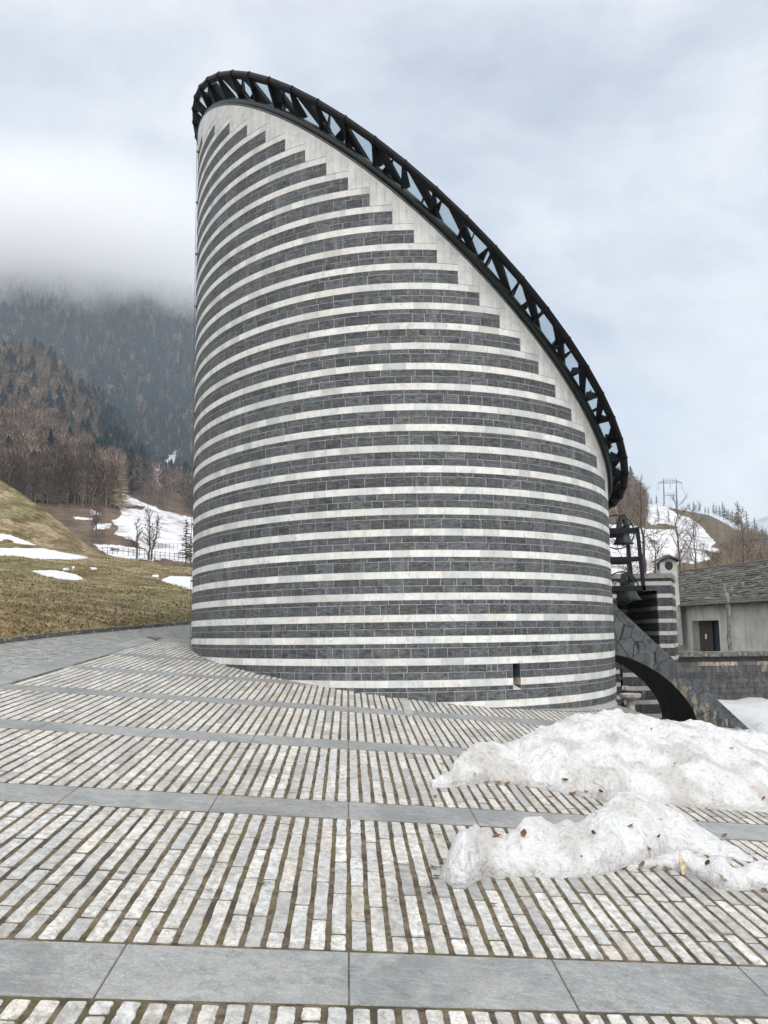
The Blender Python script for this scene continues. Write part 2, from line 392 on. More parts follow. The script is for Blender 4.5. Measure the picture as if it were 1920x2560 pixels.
# vertical marble boards between the stepped stripes and the roof edge
tops = [(zb(k) + WH, runs(zb(k) - WH + .345)) for k in range(KMIN, KMAX)]
tops = [(z, [(0. if a < .02 else a, PER if b > PER - .02 else b) for a, b in r]) for z, r in tops]
def top_at(s):
    z = zb(KMIN)
    for zt, r in tops:
        if any(a - 1e-6 <= s <= b + 1e-6 for a, b in r): z = zt
        else: break
    return z
brk = sorted({round(x, 4) for z, r in tops for ab in r for x in ab} | {0., round(PER, 4)})
for a, b in zip(brk[:-1], brk[1:]):
    if b - a < .01: continue
    n = max(1, int(round((b - a) / .115)))
    for i in range(n):
        s0 = a + (b - a) * i / n; s1 = a + (b - a) * (i + 1) / n; zt = top_at((s0 + s1) / 2)
        r0, r1 = rz_s(s0), rz_s(s1)
        if min(r0, r1) - zt < .01: continue
        g = random.uniform(.63, .73); c = (g, g * .985, g * .95)
        e = .013 + random.uniform(-.001, .001); q = .0016
        vs = [wp(s0 + q, zt + .002, -.003), wp(s0 + q, zt + .002, e), wp(s0 + q, r0 - .01, e), wp(s0 + q, r0 - .01, -.003),
              wp(s1 - q, zt + .002, -.003), wp(s1 - q, zt + .002, e), wp(s1 - q, r1 - .01, e), wp(s1 - q, r1 - .01, -.003)]
        wall.add(vs, [(1, 5, 6, 2), (0, 4, 5, 1), (0, 1, 2, 3), (7, 6, 5, 4), (2, 6, 7, 3)], mat=1, col=c)
# mortar core, inner face and rim
ss = sorted(set(list(np.linspace(0, PER, 361)) + [NS0, NS1]))
for s0, s1 in zip(ss[:-1], ss[1:]):
    inn = s0 >= NS0 - 1e-6 and s1 <= NS1 + 1e-6
    zs = [-1.2, NZ0, NZ1] if inn else [-1.2]
    r0, r1 = rz_s(s0), rz_s(s1)
    def quad(za0, za1, zb0, zb1, off): wall.add([wp(s0, za0, off), wp(s1, za1, off), wp(s1, zb1, off), wp(s0, zb0, off)], [(0, 1, 2, 3)], mat=2)
    if inn: quad(-1.2, -1.2, NZ0, NZ0, 0); quad(NZ1, NZ1, r0, r1, 0)
    else: quad(-1.2, -1.2, r0, r1, 0)
    quad(-1.2, -1.2, r0, r1, -.45)
    wall.add([wp(s0, r0, 0), wp(s1, r1, 0), wp(s1, r1, -.45), wp(s0, r0, -.45)], [(0, 1, 2, 3)], mat=2)
wall.build('wall', [mDark, mWhite, mMortar], church)
# the slit window's recess
nb = MB(); dn = .4
def wq(s, z, off): return wp(s, z, off)
nb.add([wq(NS0, NZ0, 0), wq(NS0, NZ1, 0), wq(NS0, NZ1, -dn), wq(NS0, NZ0 + .16, -dn)], [(0, 1, 2, 3)], mat=0, col=(.05, .055, .06))
z = NZ0
for zt, mi, cc in ((zb(-9) - WH, 0, (.07, .075, .08)), (zb(-9) + WH, 1, (.55, .45, .33)), (NZ1, 0, (.07, .075, .08))):
    nb.add([wq(NS1, z, 0), wq(NS1, zt, 0), wq(NS1 - .0, zt, -dn), wq(NS1 - .0, z, -dn)], [(0, 1, 2, 3)], mat=mi, col=cc); z = zt
nb.add([wq(NS0, NZ1, 0), wq(NS1, NZ1, 0), wq(NS1, NZ1, -dn), wq(NS0, NZ1, -dn)], [(0, 1, 2, 3)], mat=1, col=(.6, .6, .57))
nb.add([wq(NS0, NZ0, .016), wq(NS1, NZ0 - .0, .016), wq(NS1, NZ0 + .16, -dn), wq(NS0, NZ0 + .16, -dn)], [(0, 1, 2, 3)], mat=1, col=(.6, .6, .58))
nb.add([wq(NS0, NZ0, -dn + .02), wq(NS1, NZ0, -dn + .02), wq(NS1, NZ1, -dn + .02), wq(NS0, NZ1, -dn + .02)], [(0, 1, 2, 3)], mat=2)
nb.build('slit_window', [mDark, mWhite, mVoid], church)
# ---- roof: a circle of radius ~6.07 in the tilted plane
RN = Vector((.68367, .052041, .727933)); E1 = Vector((-.0759, .997115, 0)); E2 = Vector((-.725834, -.055251, .685648)); RC = Vector((EX, EY, roofz(EX, EY)))
def rp(a, r, h, o2=0.): return RC + E1 * (r * math.cos(a)) + E2 * (r * math.sin(a) + o2) + RN * h
O2 = .14
def edge(a):                              # wall top at direction a: radius in the roof plane
    d = rp(a, 1, 0) - RC; q = Vector((d.x * cph + d.y * sph, -d.x * sph + d.y * cph)); return 1 / math.hypot(q.x / EA, q.y / EB)
mb = MB(); mb.tube([rp(i * math.pi / 90, edge(i * math.pi / 90) + .005, .008) for i in range(180)], .022, n=8, closed=True); mb.build('edge_flashing', mFlash, church, smooth=True)
mb = MB(); mb.tube([rp(i * math.pi / 90, edge(i * math.pi / 90) - .03, .115) for i in range(180)], .082, n=14, closed=True); mb.build('gutter_pipe', mGutter, church, smooth=True)
mb = MB()
for i in range(60):
    a0, a1 = R(6 * i), R(6 * i + 6)
    def ringp(a): return [rp(a, edge(a) - .10, .03), rp(a, edge(a) - .13, .25), rp(a, edge(a) - .19, .25), rp(a, edge(a) - .16, .03)]
    p, q = ringp(a0), ringp(a1); mb.add(p + q, [(0, 4, 5, 1), (1, 5, 6, 2), (2, 6, 7, 3), (3, 7, 4, 0)])
mb.build('inner_curb', mSteel, church)
RO, RH = 6.47, .364
mb = MB()
prof = [(RO, RH), (RO, RH - .05), (RO - .03, RH - .085), (RO - .13, RH - .08), (RO - .13, RH - .01), (RO - .02, RH + .004)]
for i in range(60):
    a0, a1 = R(6 * i), R(6 * i + 6)
    p = [rp(a0, r, h, O2) for r, h in prof]; q = [rp(a1, r, h, O2) for r, h in prof]; n = len(prof)
    mb.add(p + q, [(j, (j + 1) % n, n + (j + 1) % n, n + j) for j in range(n)])
ringo = mb.build('ring_beam', mSteel, church)
for i in range(60):                       # cover plates on the joints of the ring
    a = R(6 * i); mb = MB(); pr = [(r + (.012 if j < 4 else .004) * (1 if r > RO - .1 else -1), h + (.006 if j in (0, 5) else -.008)) for j, (r, h) in enumerate(prof)]
    mb.prism([rp(a - .0018, r, h, O2) for r, h in pr], rp(a + .0018, RO, 0, O2) - rp(a - .0018, RO, 0, O2)); mb.build('joint_plate', mSteel, church)
def tang(a): return (-E1 * math.sin(a) + E2 * math.cos(a))
for i in range(60):                       # fins from the gutter up to the ring
    a = R(6 * i); e = edge(a); mb = MB(); w2 = tang(a) * .019
    dr = E1 * math.cos(a) + E2 * math.sin(a)
    A = rp(a, e + .015, .10); B = rp(a, e - .10, RH - .05); Cq = rp(a, RO - .03, RH - .05, O2); D = rp(a, RO - .01, RH - .09, O2)
    mb.prism([A - w2, B - w2, Cq - w2, D - w2], w2 * 2); mb.build('fin', mSteel, church)
for i in range(45):                       # sloping braces from the ring down to the curb
    a = R(8 * i); a2 = a + R(7.5); w0, w1 = tang(a) * .14, tang(a2) * .09; rr = RO - .16; e = edge(a2)
    P = [rp(a, rr, RH - .03, O2) - w0, rp(a, rr, RH - .03, O2) + w0 * 1.4, rp(a2, e - .12, .13) + w1, rp(a2, e - .12, .13) - w1]; nn_ = (P[1] - P[0]).cross(P[3] - P[0]).normalized() * .03
    mb = MB(); mb.prism([p - nn_ for p in P], nn_ * 2); mb.build('brace', mSteel, church)
# glass disc and trusses running across the slope
mb = MB(); ring = [rp(R(6 * i), RO - .12, RH - .008, O2) for i in range(60)]
mb.add(ring + [p - RN * .016 for p in ring], [tuple(range(60)), tuple(range(60, 120))[::-1]] + [(i, (i + 1) % 60, 60 + (i + 1) % 60, 60 + i) for i in range(60)])
mb.build('glass_roof', mGlass, church)
for i in range(-5, 6):
    o = i * 1.08; half = math.sqrt(max(0, (RO - .17) ** 2 - o * o)); mb = MB()
    c0 = RC + E2 * (o + O2); top = RH - .03; dep = .40
    for sgn in (0, 1):                    # two inclined webs meeting in a bottom chord
        x0 = .17 * (1 if sgn else -1)
        a = c0 + E2 * x0 + RN * top; b = c0 + RN * (top - dep)
        nrm = (b - a).cross(E1).normalized() * .012
        hb = half - .62 * (RO - .17) / half
        P = [a - E1 * half, a + E1 * half, b + E1 * hb, b - E1 * hb]
        mb.prism([p - nrm for p in P], nrm * 2)
    mb.tube([c0 + RN * (top - dep) - E1 * hb, c0 + RN * (top - dep) + E1 * hb], .035, n=8)
    mb.build('roof_truss', mSteel, church)
# lightning conductor down the left flank
mb = MB()
sL, _ = s_at(484.5, 1400); zt = rz_s(sL)
mb.tube([wp(sL, zz, .05) for zz in np.linspace(.9, zt, 30)], .006, n=5)
for zz in np.arange(1.6, zt, 1.15): mb.box(wp(sL, zz, .03), (.05, .05, .03))
mb.build('lightning_wire', mFlash, church)
# ------------------------------------------------------------------ plaza: skewed grid of grey strips and rows of marble setts
sX, sY, eX, eY = .97769, .21006, -.03977, .99921
def fan(q, p): return q + .0195 * max(q - 4.2, 0) * p
def pq(p, q, dz=0.):
    q = fan(q, p); x = p * sX + q * eX; y = p * sY + q * eY; return (x, y, gz(x, y) + dz)
def raw(p, q, dz=0.): x = p * sX + q * eX; y = p * sY + q * eY; return (x, y, gz(x, y) + dz)
EDGE = [(4.28, 18.4), (4.31, 17.6), (4.6, 15.98), (6.37, 15.85), (9.0, 15.5), (14, 15.2)]
def beyond(x, y):
    if x < 4.28: return y > 18 and x > 0
    return y > np.interp(x, [a for a, b in EDGE], [b for a, b in EDGE])
def inchurch(x, y, k=.985):
    dx, dy = x - EX, y - EY; a = dx * cph + dy * sph; b = -dx * sph + dy * cph
    return (a / EA) ** 2 + (b / EB) ** 2 < k * k
STR = [(-1.5, .26), (1.35, .26), (4.19, .262), (7.12, .25), (9.93, .24), (12.70, .245), (15.5, .24), (18.3, .24)]
PL, PR = -4.17, 9.0
def endq(p): return 20.9 + .45 * (p + 4.17)
joint = MB()
xs = np.linspace(-5.2, 10, 60); ys = np.linspace(-3, 23, 80)
V = []; F = []
for y in ys:
    for x in xs:
        yy = min(y, 40)
        if x > 4.28: yy = min(yy, float(np.interp(x, [a for a, b in EDGE], [b for a, b in EDGE])))
        V.append((x, yy, gz(x, yy) - .0038 + .002 * (random.random() - .5)))
nx = len(xs)
for j in range(len(ys) - 1):
    for i in range(nx - 1): F.append((j * nx + i, j * nx + i + 1, j * nx + nx + i + 1, j * nx + nx + i))
pj = npmesh('ground', V, F, mJoint); tag(pj, kind='structure')
pv = MB()
FRONTS = [tuple(gp(u, v))[:2] for u, v in ((1064, 1957), (1120, 1968), (1230, 1957), (1337, 1968), (1443, 1989), (1560, 1998), (1730, 2018), (1920, 2029), (2300, 2060), (1088, 2190), (1146, 2219), (1199, 2191), (1279, 2189), (1385, 2191), (1491, 2181), (1580, 2160), (1745, 2212), (1850, 2217), (1920, 2224))]
FRONTSEG = [(FRONTS[i], FRONTS[i + 1]) for i in range(len(FRONTS) - 1) if i != 8]
def front_tone(x, y):  # tone factor: setts get darker towards the fronts of the snow heaps
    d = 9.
    for (a, b), (c, e) in FRONTSEG:
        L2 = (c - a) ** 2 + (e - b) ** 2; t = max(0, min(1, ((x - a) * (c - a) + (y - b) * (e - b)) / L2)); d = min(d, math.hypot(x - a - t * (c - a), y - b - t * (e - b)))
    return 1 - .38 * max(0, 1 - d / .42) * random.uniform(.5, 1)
def stone(p0, p1, q0, q1):
    """one marble sett with worn corners; p across, q along"""
    j = lambda a: random.uniform(-a, a)
    x, y, _ = pq((p0 + p1) / 2, (q0 + q1) / 2)
    if inchurch(x, y) or beyond(x, y): return
    c = .007; a0, a1 = p0 + j(.002), p1 + j(.002); b0, b1 = q0 + j(.004), q1 + j(.004); mid = (b0 + b1) / 2
    far = y > 9
    if far: o = [(a0, b0), (a1, b0), (a1, b1), (a0, b1)]
    else:
        o = [(a0 + c, b0 + j(.002)), (a1 - c, b0 + j(.002)), (a1 + j(.001), b0 + c)]
        for kk in range(1, 5): o.append((a1 + j(.0035), b0 + (b1 - b0) * kk / 5))
        o += [(a1 + j(.001), b1 - c), (a1 - c, b1 + j(.002)), (a0 + c, b1 + j(.002)), (a0 + j(.001), b1 - c)]
        for kk in range(4, 0, -1): o.append((a0 + j(.0035), b0 + (b1 - b0) * kk / 5))
        o += [(a0 + j(.001), b0 + c)]
    n = len(o); h = random.uniform(-.0015, .0015); tp, tq = j(.02), j(.004)
    cxp, cxq = (p0 + p1) / 2, (q0 + q1) / 2
    top = []; bot = []
    for (p, q) in o:
        ins = .0025
        pp = p - ins * (1 if p > cxp else -1); qq = q - ins * (1 if q > cxq else -1)
        top.append(pq(pp, qq, h + tp * (p - cxp) + tq * (q - cxq))); bot.append(pq(p, q, -.006))
    low = [(a, b, c_ - .02) for a, b, c_ in bot]
    g = random.choice((.42, .47, .50, .53, .56, .58)) * random.uniform(.96, 1.04) * front_tone(x, y); k = random.random()
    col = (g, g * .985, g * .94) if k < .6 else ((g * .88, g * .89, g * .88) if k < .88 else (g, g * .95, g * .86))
    fs = [tuple(range(n))] + [(i, (i + 1) % n, n + (i + 1) % n, n + i)[::-1] for i in range(n)] + [(n + i, n + (i + 1) % n, 2 * n + (i + 1) % n, 2 * n + i)[::-1] for i in range(n)]
    pv.add(top + bot + low, fs, col=col)
for (qa, ha), (qb, hb) in zip(STR[:-1], STR[1:]):
    i = 0; p = -.01 - .098 * 43
    while p < PR:
        q0 = qa + ha + .022; q1 = qb - hb - .02; ph = random.choice((0, 1 / 3, 2 / 3, .5)); L = .585 * random.uniform(.97, 1.03)
        cuts = [q0]; q = q0 + L * (ph if ph else 1)
        while q < q1 - .1: cuts.append(q); q += L * random.uniform(.94, 1.06)
        cuts.append(q1)
        if p + .014 > PL:
            for a, b in zip(cuts[:-1], cuts[1:]): stone(p + .014 + random.uniform(-.0015, .0015), p + .085 + random.uniform(-.0015, .0015), a + .0105, b - .0105)
        p += .098
qa, ha = STR[-1]
p = PL + .01
while p < -1.5:
    q0 = qa + ha + .02; q1 = endq(p) - fan(0, p)
    q1 = (endq(p) + .0195 * 4.2 * p) / (1 + .0195 * p)
    q = q0
    while q < q1 - .05:
        b = min(q1, q + .59); stone(p, p + .071, q + .004, b - .004); q = b
    p += .098
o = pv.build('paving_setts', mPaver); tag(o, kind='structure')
sb = MB()
def slab(c4, z=0.0, col=None):
    top = [Vector(c) for c in c4]; cen = sum(top, Vector()) / len(top); n = len(top)
    t2 = [p + (cen - p).normalized() * .004 for p in top]; mid = [p - Vector((0, 0, .004)) for p in top]; low = [p - Vector((0, 0, .03)) for p in top]
    g = .235 * random.uniform(.88, 1.12); col = col or (g * .97, g * 1., g * .99)
    sb.add(t2 + mid + low, [tuple(range(n))] + [(i, i + n, (i + 1) % n + n, (i + 1) % n) for i in range(n)] + [(i + n, i + 2 * n, (i + 1) % n + 2 * n, (i + 1) % n + n) for i in range(n)], col=col)
for (q, h) in STR:
    p = -.01 - .98 * 5
    while p < PR + 1:
        a, b = max(p, PL) + .003, p + .98 - .003
        if b > PL + .1:
            if abs(p + .98 + .01 - round((p + .98 + .01) / .98) * .98) > 9: pass
            x, y, _ = pq((a + b) / 2, q)
            if not (inchurch(x, y, .9) or beyond(x, y)): slab([pq(a, q - h, .001), pq(b, q - h, .001), pq(b, q + h, .001), pq(a, q + h, .001)])
        p += .98
q = -3.
while q < 21.6:
    a, b = q + .003, min(q + 1.25, 21.5) - .003
    slab([raw(PL - .38, a, .002), raw(PL - .012, a, .002), raw(PL - .012, b if b < 20.4 else 20.9, .002), raw(PL - .38, b, .002)]); q += 1.25
p = PL
while p < -2.5:
    b = p + .5; f = lambda k: 21.6 + .62 * (k + 4.55)
    slab([raw(p + .003, endq(p) + .02, .002), raw(b - .003, endq(b) + .02, .002), raw(b - .003, f(b), .002), raw(p + .003, f(p), .002)]); p = b
# grey edge slabs above the lower court, and the little ramp kerb at the foot of the church
for i in range(len(EDGE) - 1):
    a, b = Vector(EDGE[i]), Vector(EDGE[i + 1]); d = (b - a); L = d.length; d.normalize(); nn = Vector((-d.y, d.x)) * -.34
    if nn.y > 0: nn = -nn
    if i == 0: nn = Vector((-.14, -.05))
    k = max(1, int(L / 1.)); 
    for j in range(k):
        p0 = a + d * (L * j / k + .003); p1 = a + d * (L * (j + 1) / k - .003)
        slab([(q_.x, q_.y, gz(q_.x, q_.y) + .006) for q_ in (p0 + nn, p1 + nn, p1, p0)])
    sb.add([(a.x, a.y, gz(*a)), (b.x, b.y, gz(*b)), (b.x, b.y, -1.6), (a.x, a.y, -1.6)], [(0, 1, 2, 3)], col=(.2, .2, .2))
t0, t1 = R(291), R(331)
rm = [ell(t0 + (t1 - t0) * i / 24, .01) for i in range(25)]
ro = [ell(t0 + (t1 - t0) * i / 24, .02 + .16 * math.sin(math.pi * i / 24)) for i in range(25)]
for i in range(24):
    sb.add([(*rm[i], gz(*rm[i]) + .01 + .07 * i / 24), (*ro[i], gz(*ro[i]) + .008), (*ro[i + 1], gz(*ro[i + 1]) + .008), (*rm[i + 1], gz(*rm[i + 1]) + .01 + .07 * (i + 1) / 24)], [(0, 1, 2, 3)], col=(.30, .30, .29))
# pale drain channel stone under the short post
a = gp(1003, 1741); b = gp(1016, 1741); c = gp(1033, 1787); d = gp(1012, 1787)
slab([(q_.x, q_.y, gz(q_.x, q_.y) + .012) for q_ in (Vector(d), Vector(c), Vector(b), Vector(a))], col=(.40, .40, .38))
o = sb.build('paving_strips', mSlab); tag(o, kind='structure')
mb = MB(); q_ = gp(995, 1741); mb.tube([(q_.x, q_.y - .02, q_.z - .02), (q_.x, q_.y - .02, q_.z + .19)], .012, n=8); mb.box((q_.x, q_.y - .02, q_.z + .2), (.035, .035, .02)); mb.box((q_.x, q_.y - .01, q_.z + .012), (.07, .07, .025))
o = mb.build('ground_post', mFlash, loc=(q_.x, q_.y - .02, q_.z)); tag(o, 'short thin metal post standing against the foot of the striped church wall', 'post')
# path of small grey stones on the left, with its kerb
CURB = [(-1100, 1722), (-600, 1668), (-200, 1627), (0, 1609.5), (120, 1594.5), (236, 1582.5), (360, 1571), (479, 1560.5), (560, 1555), (640, 1551)]
cb = [gp(u, v) for u, v in CURB]
pb = MB()
cy = [c.y for c in cb]; cxx = [c.x for c in cb]
def curbx(y): return float(np.interp(y, cy, cxx))
q = min(cy) - 9
y = 5.
while y < 32:
    dy = random.uniform(.075, .10); x0 = curbx(y) if y > cy[0] else cxx[0] + (y - cy[0]) * .02; x = x0
    xe = (PL - .39) * sX + y * eX - .0 - (0.21 * 0)
    xe = (PL - .38) * sX + (y + .95) * eX + .01
    if y > 20.5: xe += (y - 20.5) * 1.2
    if y > 23.5: xe = -1.5
    while x < xe:
        dx = random.uniform(.09, .2); a = min(x + dx, xe)
        g = random.uniform(.26, .34)
        P = [(x + .003, y + .003), (a - .003, y + .003), (a - .003, y + dy - .003), (x + .003, y + dy - .003)]
        h = random.uniform(-.003, .003)
        pb.add([(u_, v_, gz(u_, v_) + h) for u_, v_ in P], [(0, 1, 2, 3)], col=(g * .97, g, g * .96)); x = a
    y += dy
V = []; F = []
yy = np.linspace(3, 33, 60)
for y in yy: 
    for x in (-14 if y < 9 else curbx(y) - .1, (curbx(y) - 4.9) / 2, (-4.9 if y < 22.2 else -1.5)): V.append((x, y, gz(x, y) - .012))
for j in range(59):
    for i in range(2): F.append((3 * j + i, 3 * j + i + 1, 3 * j + 4 + i, 3 * j + 3 + i))
b0 = len(pb.v); pb.v.extend(V); pb.f.extend([tuple(i + b0 for i in f) for f in F]); pb.m.extend([0] * len(F)); pb.c.extend([(.10, .10, .085)] * len(F))
o = pb.build('path', mPath); tag(o, kind='structure')
kb = MB()
for a, b in zip(cb[:-1], cb[1:]):
    n = max(1, int((b - a).length / .9))
    for i in range(n):
        p, q = a.lerp(b, i / n), a.lerp(b, (i + 1) / n - .01); g = random.uniform(.10, .15)
        kb.add([p, q, q + Vector((0, 0, .085)), p + Vector((0, 0, .085)), p + Vector((-.12, .02, .09)), q + Vector((-.12, .02, .09))], [(0, 1, 2, 3), (3, 2, 5, 4)], col=(g, g, g * .9))
o = kb.build('kerb', mPath); tag(o, kind='structure')
# ------------------------------------------------------------------ terrain sheets through measured lines
def sheet(curves, us, ns, amp=(0, 1, 0)):
    us = np.asarray(us, float); rows = []
    for cv in curves:
        cu = [c[0] for c in cv]; v = np.interp(us, cu, [c[1] for c in cv]); y = np.interp(us, cu, [c[2] for c in cv])
        x2 = (us - CX) / FPX; z2 = -(v - CY) / FPX; x = x2 * cr - z2 * sr; z = x2 * sr + z2 * cr
        d = np.stack([x, cp - z * sp, sp + z * cp], 1); rows.append(np.array(CAM) + d * (y / d[:, 1])[:, None])
    P = []
    for a, b, n in zip(rows[:-1], rows[1:], ns):
        for i in range(n): P.append(a + (b - a) * i / n)
    P.append(rows[-1]); P = np.array(P)
    if amp[0]: P[..., 2] += amp[0] * (fbm(P[..., 0] / amp[1], P[..., 1] / amp[1], 5, amp[2]) - .5) * 2
    return P
def grid_faces(nr, nc):
    i = np.arange(nr - 1)[:, None] * nc + np.arange(nc - 1)[None]
    return np.stack([i, i + 1, i + nc + 1, i + nc], -1).reshape(-1, 4)
def z7(*p): return [(x / 2.9625, 1120 + y / 2.9625) for x, y in p]
def z8(*p): return [(x / 3.19, 640 + y / 3.19) for x, y in p]
def z4(*p): return [(1480 + x / 3.7705, 1140 + y / 3.7705) for x, y in p]
def mask(P, polys, jit=6., seed=3):
    u, v = proj(P.reshape(-1, 3)); jx = (fbm(u / 14, v / 7, 4, seed) - .5) * jit; jy = (fbm(u / 14 + 50, v / 7, 4, seed + 9) - .5) * jit * .6
    m = np.zeros(len(u), bool)
    for p in polys: m |= inpoly(u + jx, v + jy, p)
    return m
def land(name, P, polys, base, snow=(.66, .67, .70), material=None, jit=6., hole=(), var=.25, seed=1):
    nr, nc = P.shape[:2]; X = P.reshape(-1, 3)
    m = mask(P, polys, jit, seed)
    if hole: m &= ~mask(P, hole, jit, seed + 3)
    sc = np.clip(X[:, 1] / 90, .5, 12)
    n = fbm(X[:, 0] / sc, X[:, 1] / sc, 5, seed + 5)
    c = np.array(base)[None] * (1 + var * 2 * (n[:, None] - .5) * 2)
    c[m] = snow
    o = npmesh(name, X, grid_faces(nr, nc), [material or mTerr], cols=c, smooth=True); tag(o, kind='structure'); return o, m.reshape(nr, nc)
# base land reaching the horizon
V = []; nn_ = 60
gxs = np.linspace(-1, 1, nn_); gxs = np.sign(gxs) * np.abs(gxs) ** 3 * 6000
Vb = np.array([(x, y, -1.75 - .0004 * math.hypot(x, y)) for y in np.linspace(-1400, 3200, nn_) for x in np.linspace(-2200, 3300, nn_)]); o = npmesh('land', Vb, grid_faces(nn_, nn_), mTerr, cols=np.tile((.10, .085, .055), (len(Vb), 1)), smooth=True); tag(o, kind='structure')
# meadow rising from the kerb to its crest
us = np.r_[np.linspace(-1100, -60, 40), np.linspace(-50, 560, 300)]
c0 = [(u, v, gp(u, v).y) for u, v in CURB]
cA = []
for u, v, y in c0:
    p = gp(u, v, 0); cA.append((u, v - .085 * FPX / y, y + .03))
crest = [(-1100, 1300, 55), (0, 1352, 60), (250, 1385, 62), (330, 1398, 62), (483, 1421, 62), (560, 1430, 60)]
mid = [(u, 0, 0) for u in (-1100, -600, -200, 0, 120, 236, 360, 479, 560, 640)]
mid = []
for u, v, y in cA:
    vc = np.interp(u, [a for a, b, c in crest], [b for a, b, c in crest]); mid.append((u, v + (vc - v) * .62, y + (61 - y) * .38))
PM = sheet([cA, mid, crest, [(u, v + 25, y + 14) for u, v, y in crest]], us, (90, 110, 6), (.06, 1.7, 4))
PM[0, :, 2] -= .03
sn_meadow = [z7((-100, 745), (0, 745), (310, 750), (450, 775), (560, 795), (655, 815), (560, 828), (430, 825), (300, 822), (120, 800), (-100, 792)),
             z7((240, 915), (380, 912), (480, 925), (560, 945), (620, 975), (540, 980), (430, 968), (330, 945)), z7((1195, 985), (1260, 955), (1330, 958), (1500, 962), (1500, 1060), (1400, 1045), (1300, 1015)),
             z7((465, 897), (505, 897), (505, 905), (465, 905)), z7((660, 890), (718, 893), (715, 902), (680, 899)), z7((1120, 948), (1180, 948), (1178, 957), (1130, 956)), z7((530, 880), (555, 884), (545, 892), (532, 889))]
nM = fbm(PM[..., 0] / 1.2, PM[..., 1] / 2.4, 5, 8)
o, mM = land('meadow', PM, [], (.26, .22, .135), material=mGrass, var=.22, seed=2)
def regrass(o, P, seed):
    X = P.reshape(-1, 3); u, v = proj(X); a = fbm(X[:, 0] / .9, X[:, 1] / 2.2, 5, seed)[:, None]; b = fbm(X[:, 0] / 2.6, X[:, 1] / 5, 5, seed + 5)[:, None]; c = fbm(X[:, 0] / .25, X[:, 1] / .6, 4, seed + 9)[:, None]
    straw = np.array((.30, .255, .165)); olive = np.array((.205, .195, .105)); brown = np.array((.115, .078, .046)); leaf_ = np.array((.27, .17, .095))
    k = lambda x, lo, hi: np.clip((x - lo) / (hi - lo), 0, 1)
    col = straw * (1 - k(b, .46, .60)) + olive * k(b, .46, .60)
    col = col * (1 - k(a, .56, .68) * .85) + brown * k(a, .56, .68) * .85
    yk = np.interp(u, [c_[0] for c_ in CURB], [c_[1] for c_ in CURB]); near = k(v - (yk - 130), 0, 110)[:, None] * k(330 - u, 0, 260)[:, None]
    col = col * (1 - near * .75) + leaf_ * near * .75
    grn = k(v - (yk - 42), 0, 30)[:, None] * k(u - 300, 0, 120)[:, None]; col = col * (1 - grn * .6) + np.array((.13, .155, .05)) * grn * .6
    col = col * (.75 + .9 * c)
    d = np.ones((len(X), 4)); d[:, :3] = col; o.data.color_attributes['Col'].data.foreach_set('color', d.ravel())
regrass(o, PM, 3)
# snow patches on the meadow: thin sheets lying on the grass
m2 = mask(PM, sn_meadow, 5., 3).reshape(PM.shape[:2])
def snowsheet(name, P, m, th, material=mSnowC):
    nr, nc = m.shape; from_in = np.array(m, float)
    k = from_in.copy(); k[1:-1, 1:-1] = (from_in[1:-1, 1:-1] * 4 + from_in[:-2, 1:-1] + from_in[2:, 1:-1] + from_in[1:-1, :-2] + from_in[1:-1, 2:]) / 8
    Q = P.copy(); Q[..., 2] += np.where(m, th * k, -.05)
    F = grid_faces(nr, nc); mm = m.ravel(); keep = mm[F].any(1)
    F = F[keep]; used, inv = np.unique(F, return_inverse=True)
    o = npmesh(name, Q.reshape(-1, 3)[used], inv.reshape(F.shape), material, smooth=True); tag(o, kind='stuff'); o['label'] = 'thin patches of old snow'; o['category'] = 'snow'; return o
o = snowsheet('meadow_snow', PM, m2, .07); o['label'] = 'thin white snow patches left on the sloping meadow'
# mound behind the meadow
us = np.r_[np.linspace(-1100, -60, 30), np.linspace(-50, 330, 190)]
sil = [(-1100, 700), (-300, 1010), (0, 1199), (54, 1233), (108, 1272), (169, 1319), (216, 1356), (246, 1381), (280, 1402), (340, 1432)]
PD = sheet([[(-1100, 1360, 60), (0, 1385, 61), (260, 1402, 62), (340, 1430, 63)], [(u, v, 74 + (246 - max(u, -400)) * .01) for u, v in sil], [(u, v + 60, 92) for u, v in sil]], us, (110, 12), (.10, 2.5, 11))
o, mD = land('mound', PD, [], (.22, .175, .105), material=mGrass, var=.22, seed=21)
regrass(o, PD, 13)
m3 = mask(PD, [z7((-100, 640), (0, 640), (80, 650), (140, 675), (220, 705), (318, 745), (200, 742), (-100, 730))], 4., 5).reshape(PD.shape[:2]); m3 &= ~mask(PD, [z7((5, 690), (30, 675), (80, 678), (110, 695), (90, 712), (20, 715))], 3, 4).reshape(PD.shape[:2])
o = snowsheet('mound_snow', PD, m3, .08); o['label'] = 'white snow drift at the foot of the brown mound on the left'
# valley side on the left: snow field, near slope, farther slope
main = z7((760, 310), (900, 330), (1050, 400), (1200, 460), (1435, 520), (2400, 620), (2400, 1000), (1500, 900), (1300, 860), (1150, 820), (1060, 740), (1000, 690), (850, 640), (880, 600), (830, 540), (910, 490), (870, 430), (800, 350))
low = z7((680, 708), (800, 715), (1000, 740), (1060, 752), (1150, 832), (1000, 822), (880, 815), (800, 790), (750, 760))
bits = [z7((535, 505), (690, 520), (690, 532), (560, 528)), z7((660, 450), (740, 480), (740, 500), (680, 500)), z7((720, 560), (830, 560), (820, 590), (760, 605), (700, 600))]
holes = [z7((840, 410), (1080, 430), (1060, 455), (900, 445)), z7((810, 740), (890, 745), (880, 758), (820, 760)), z7((1200, 820), (1435, 850), (1435, 900), (1150, 870))]
us = np.r_[np.linspace(-900, -40, 40), np.linspace(-30, 560, 230), np.linspace(580, 1300, 30)]
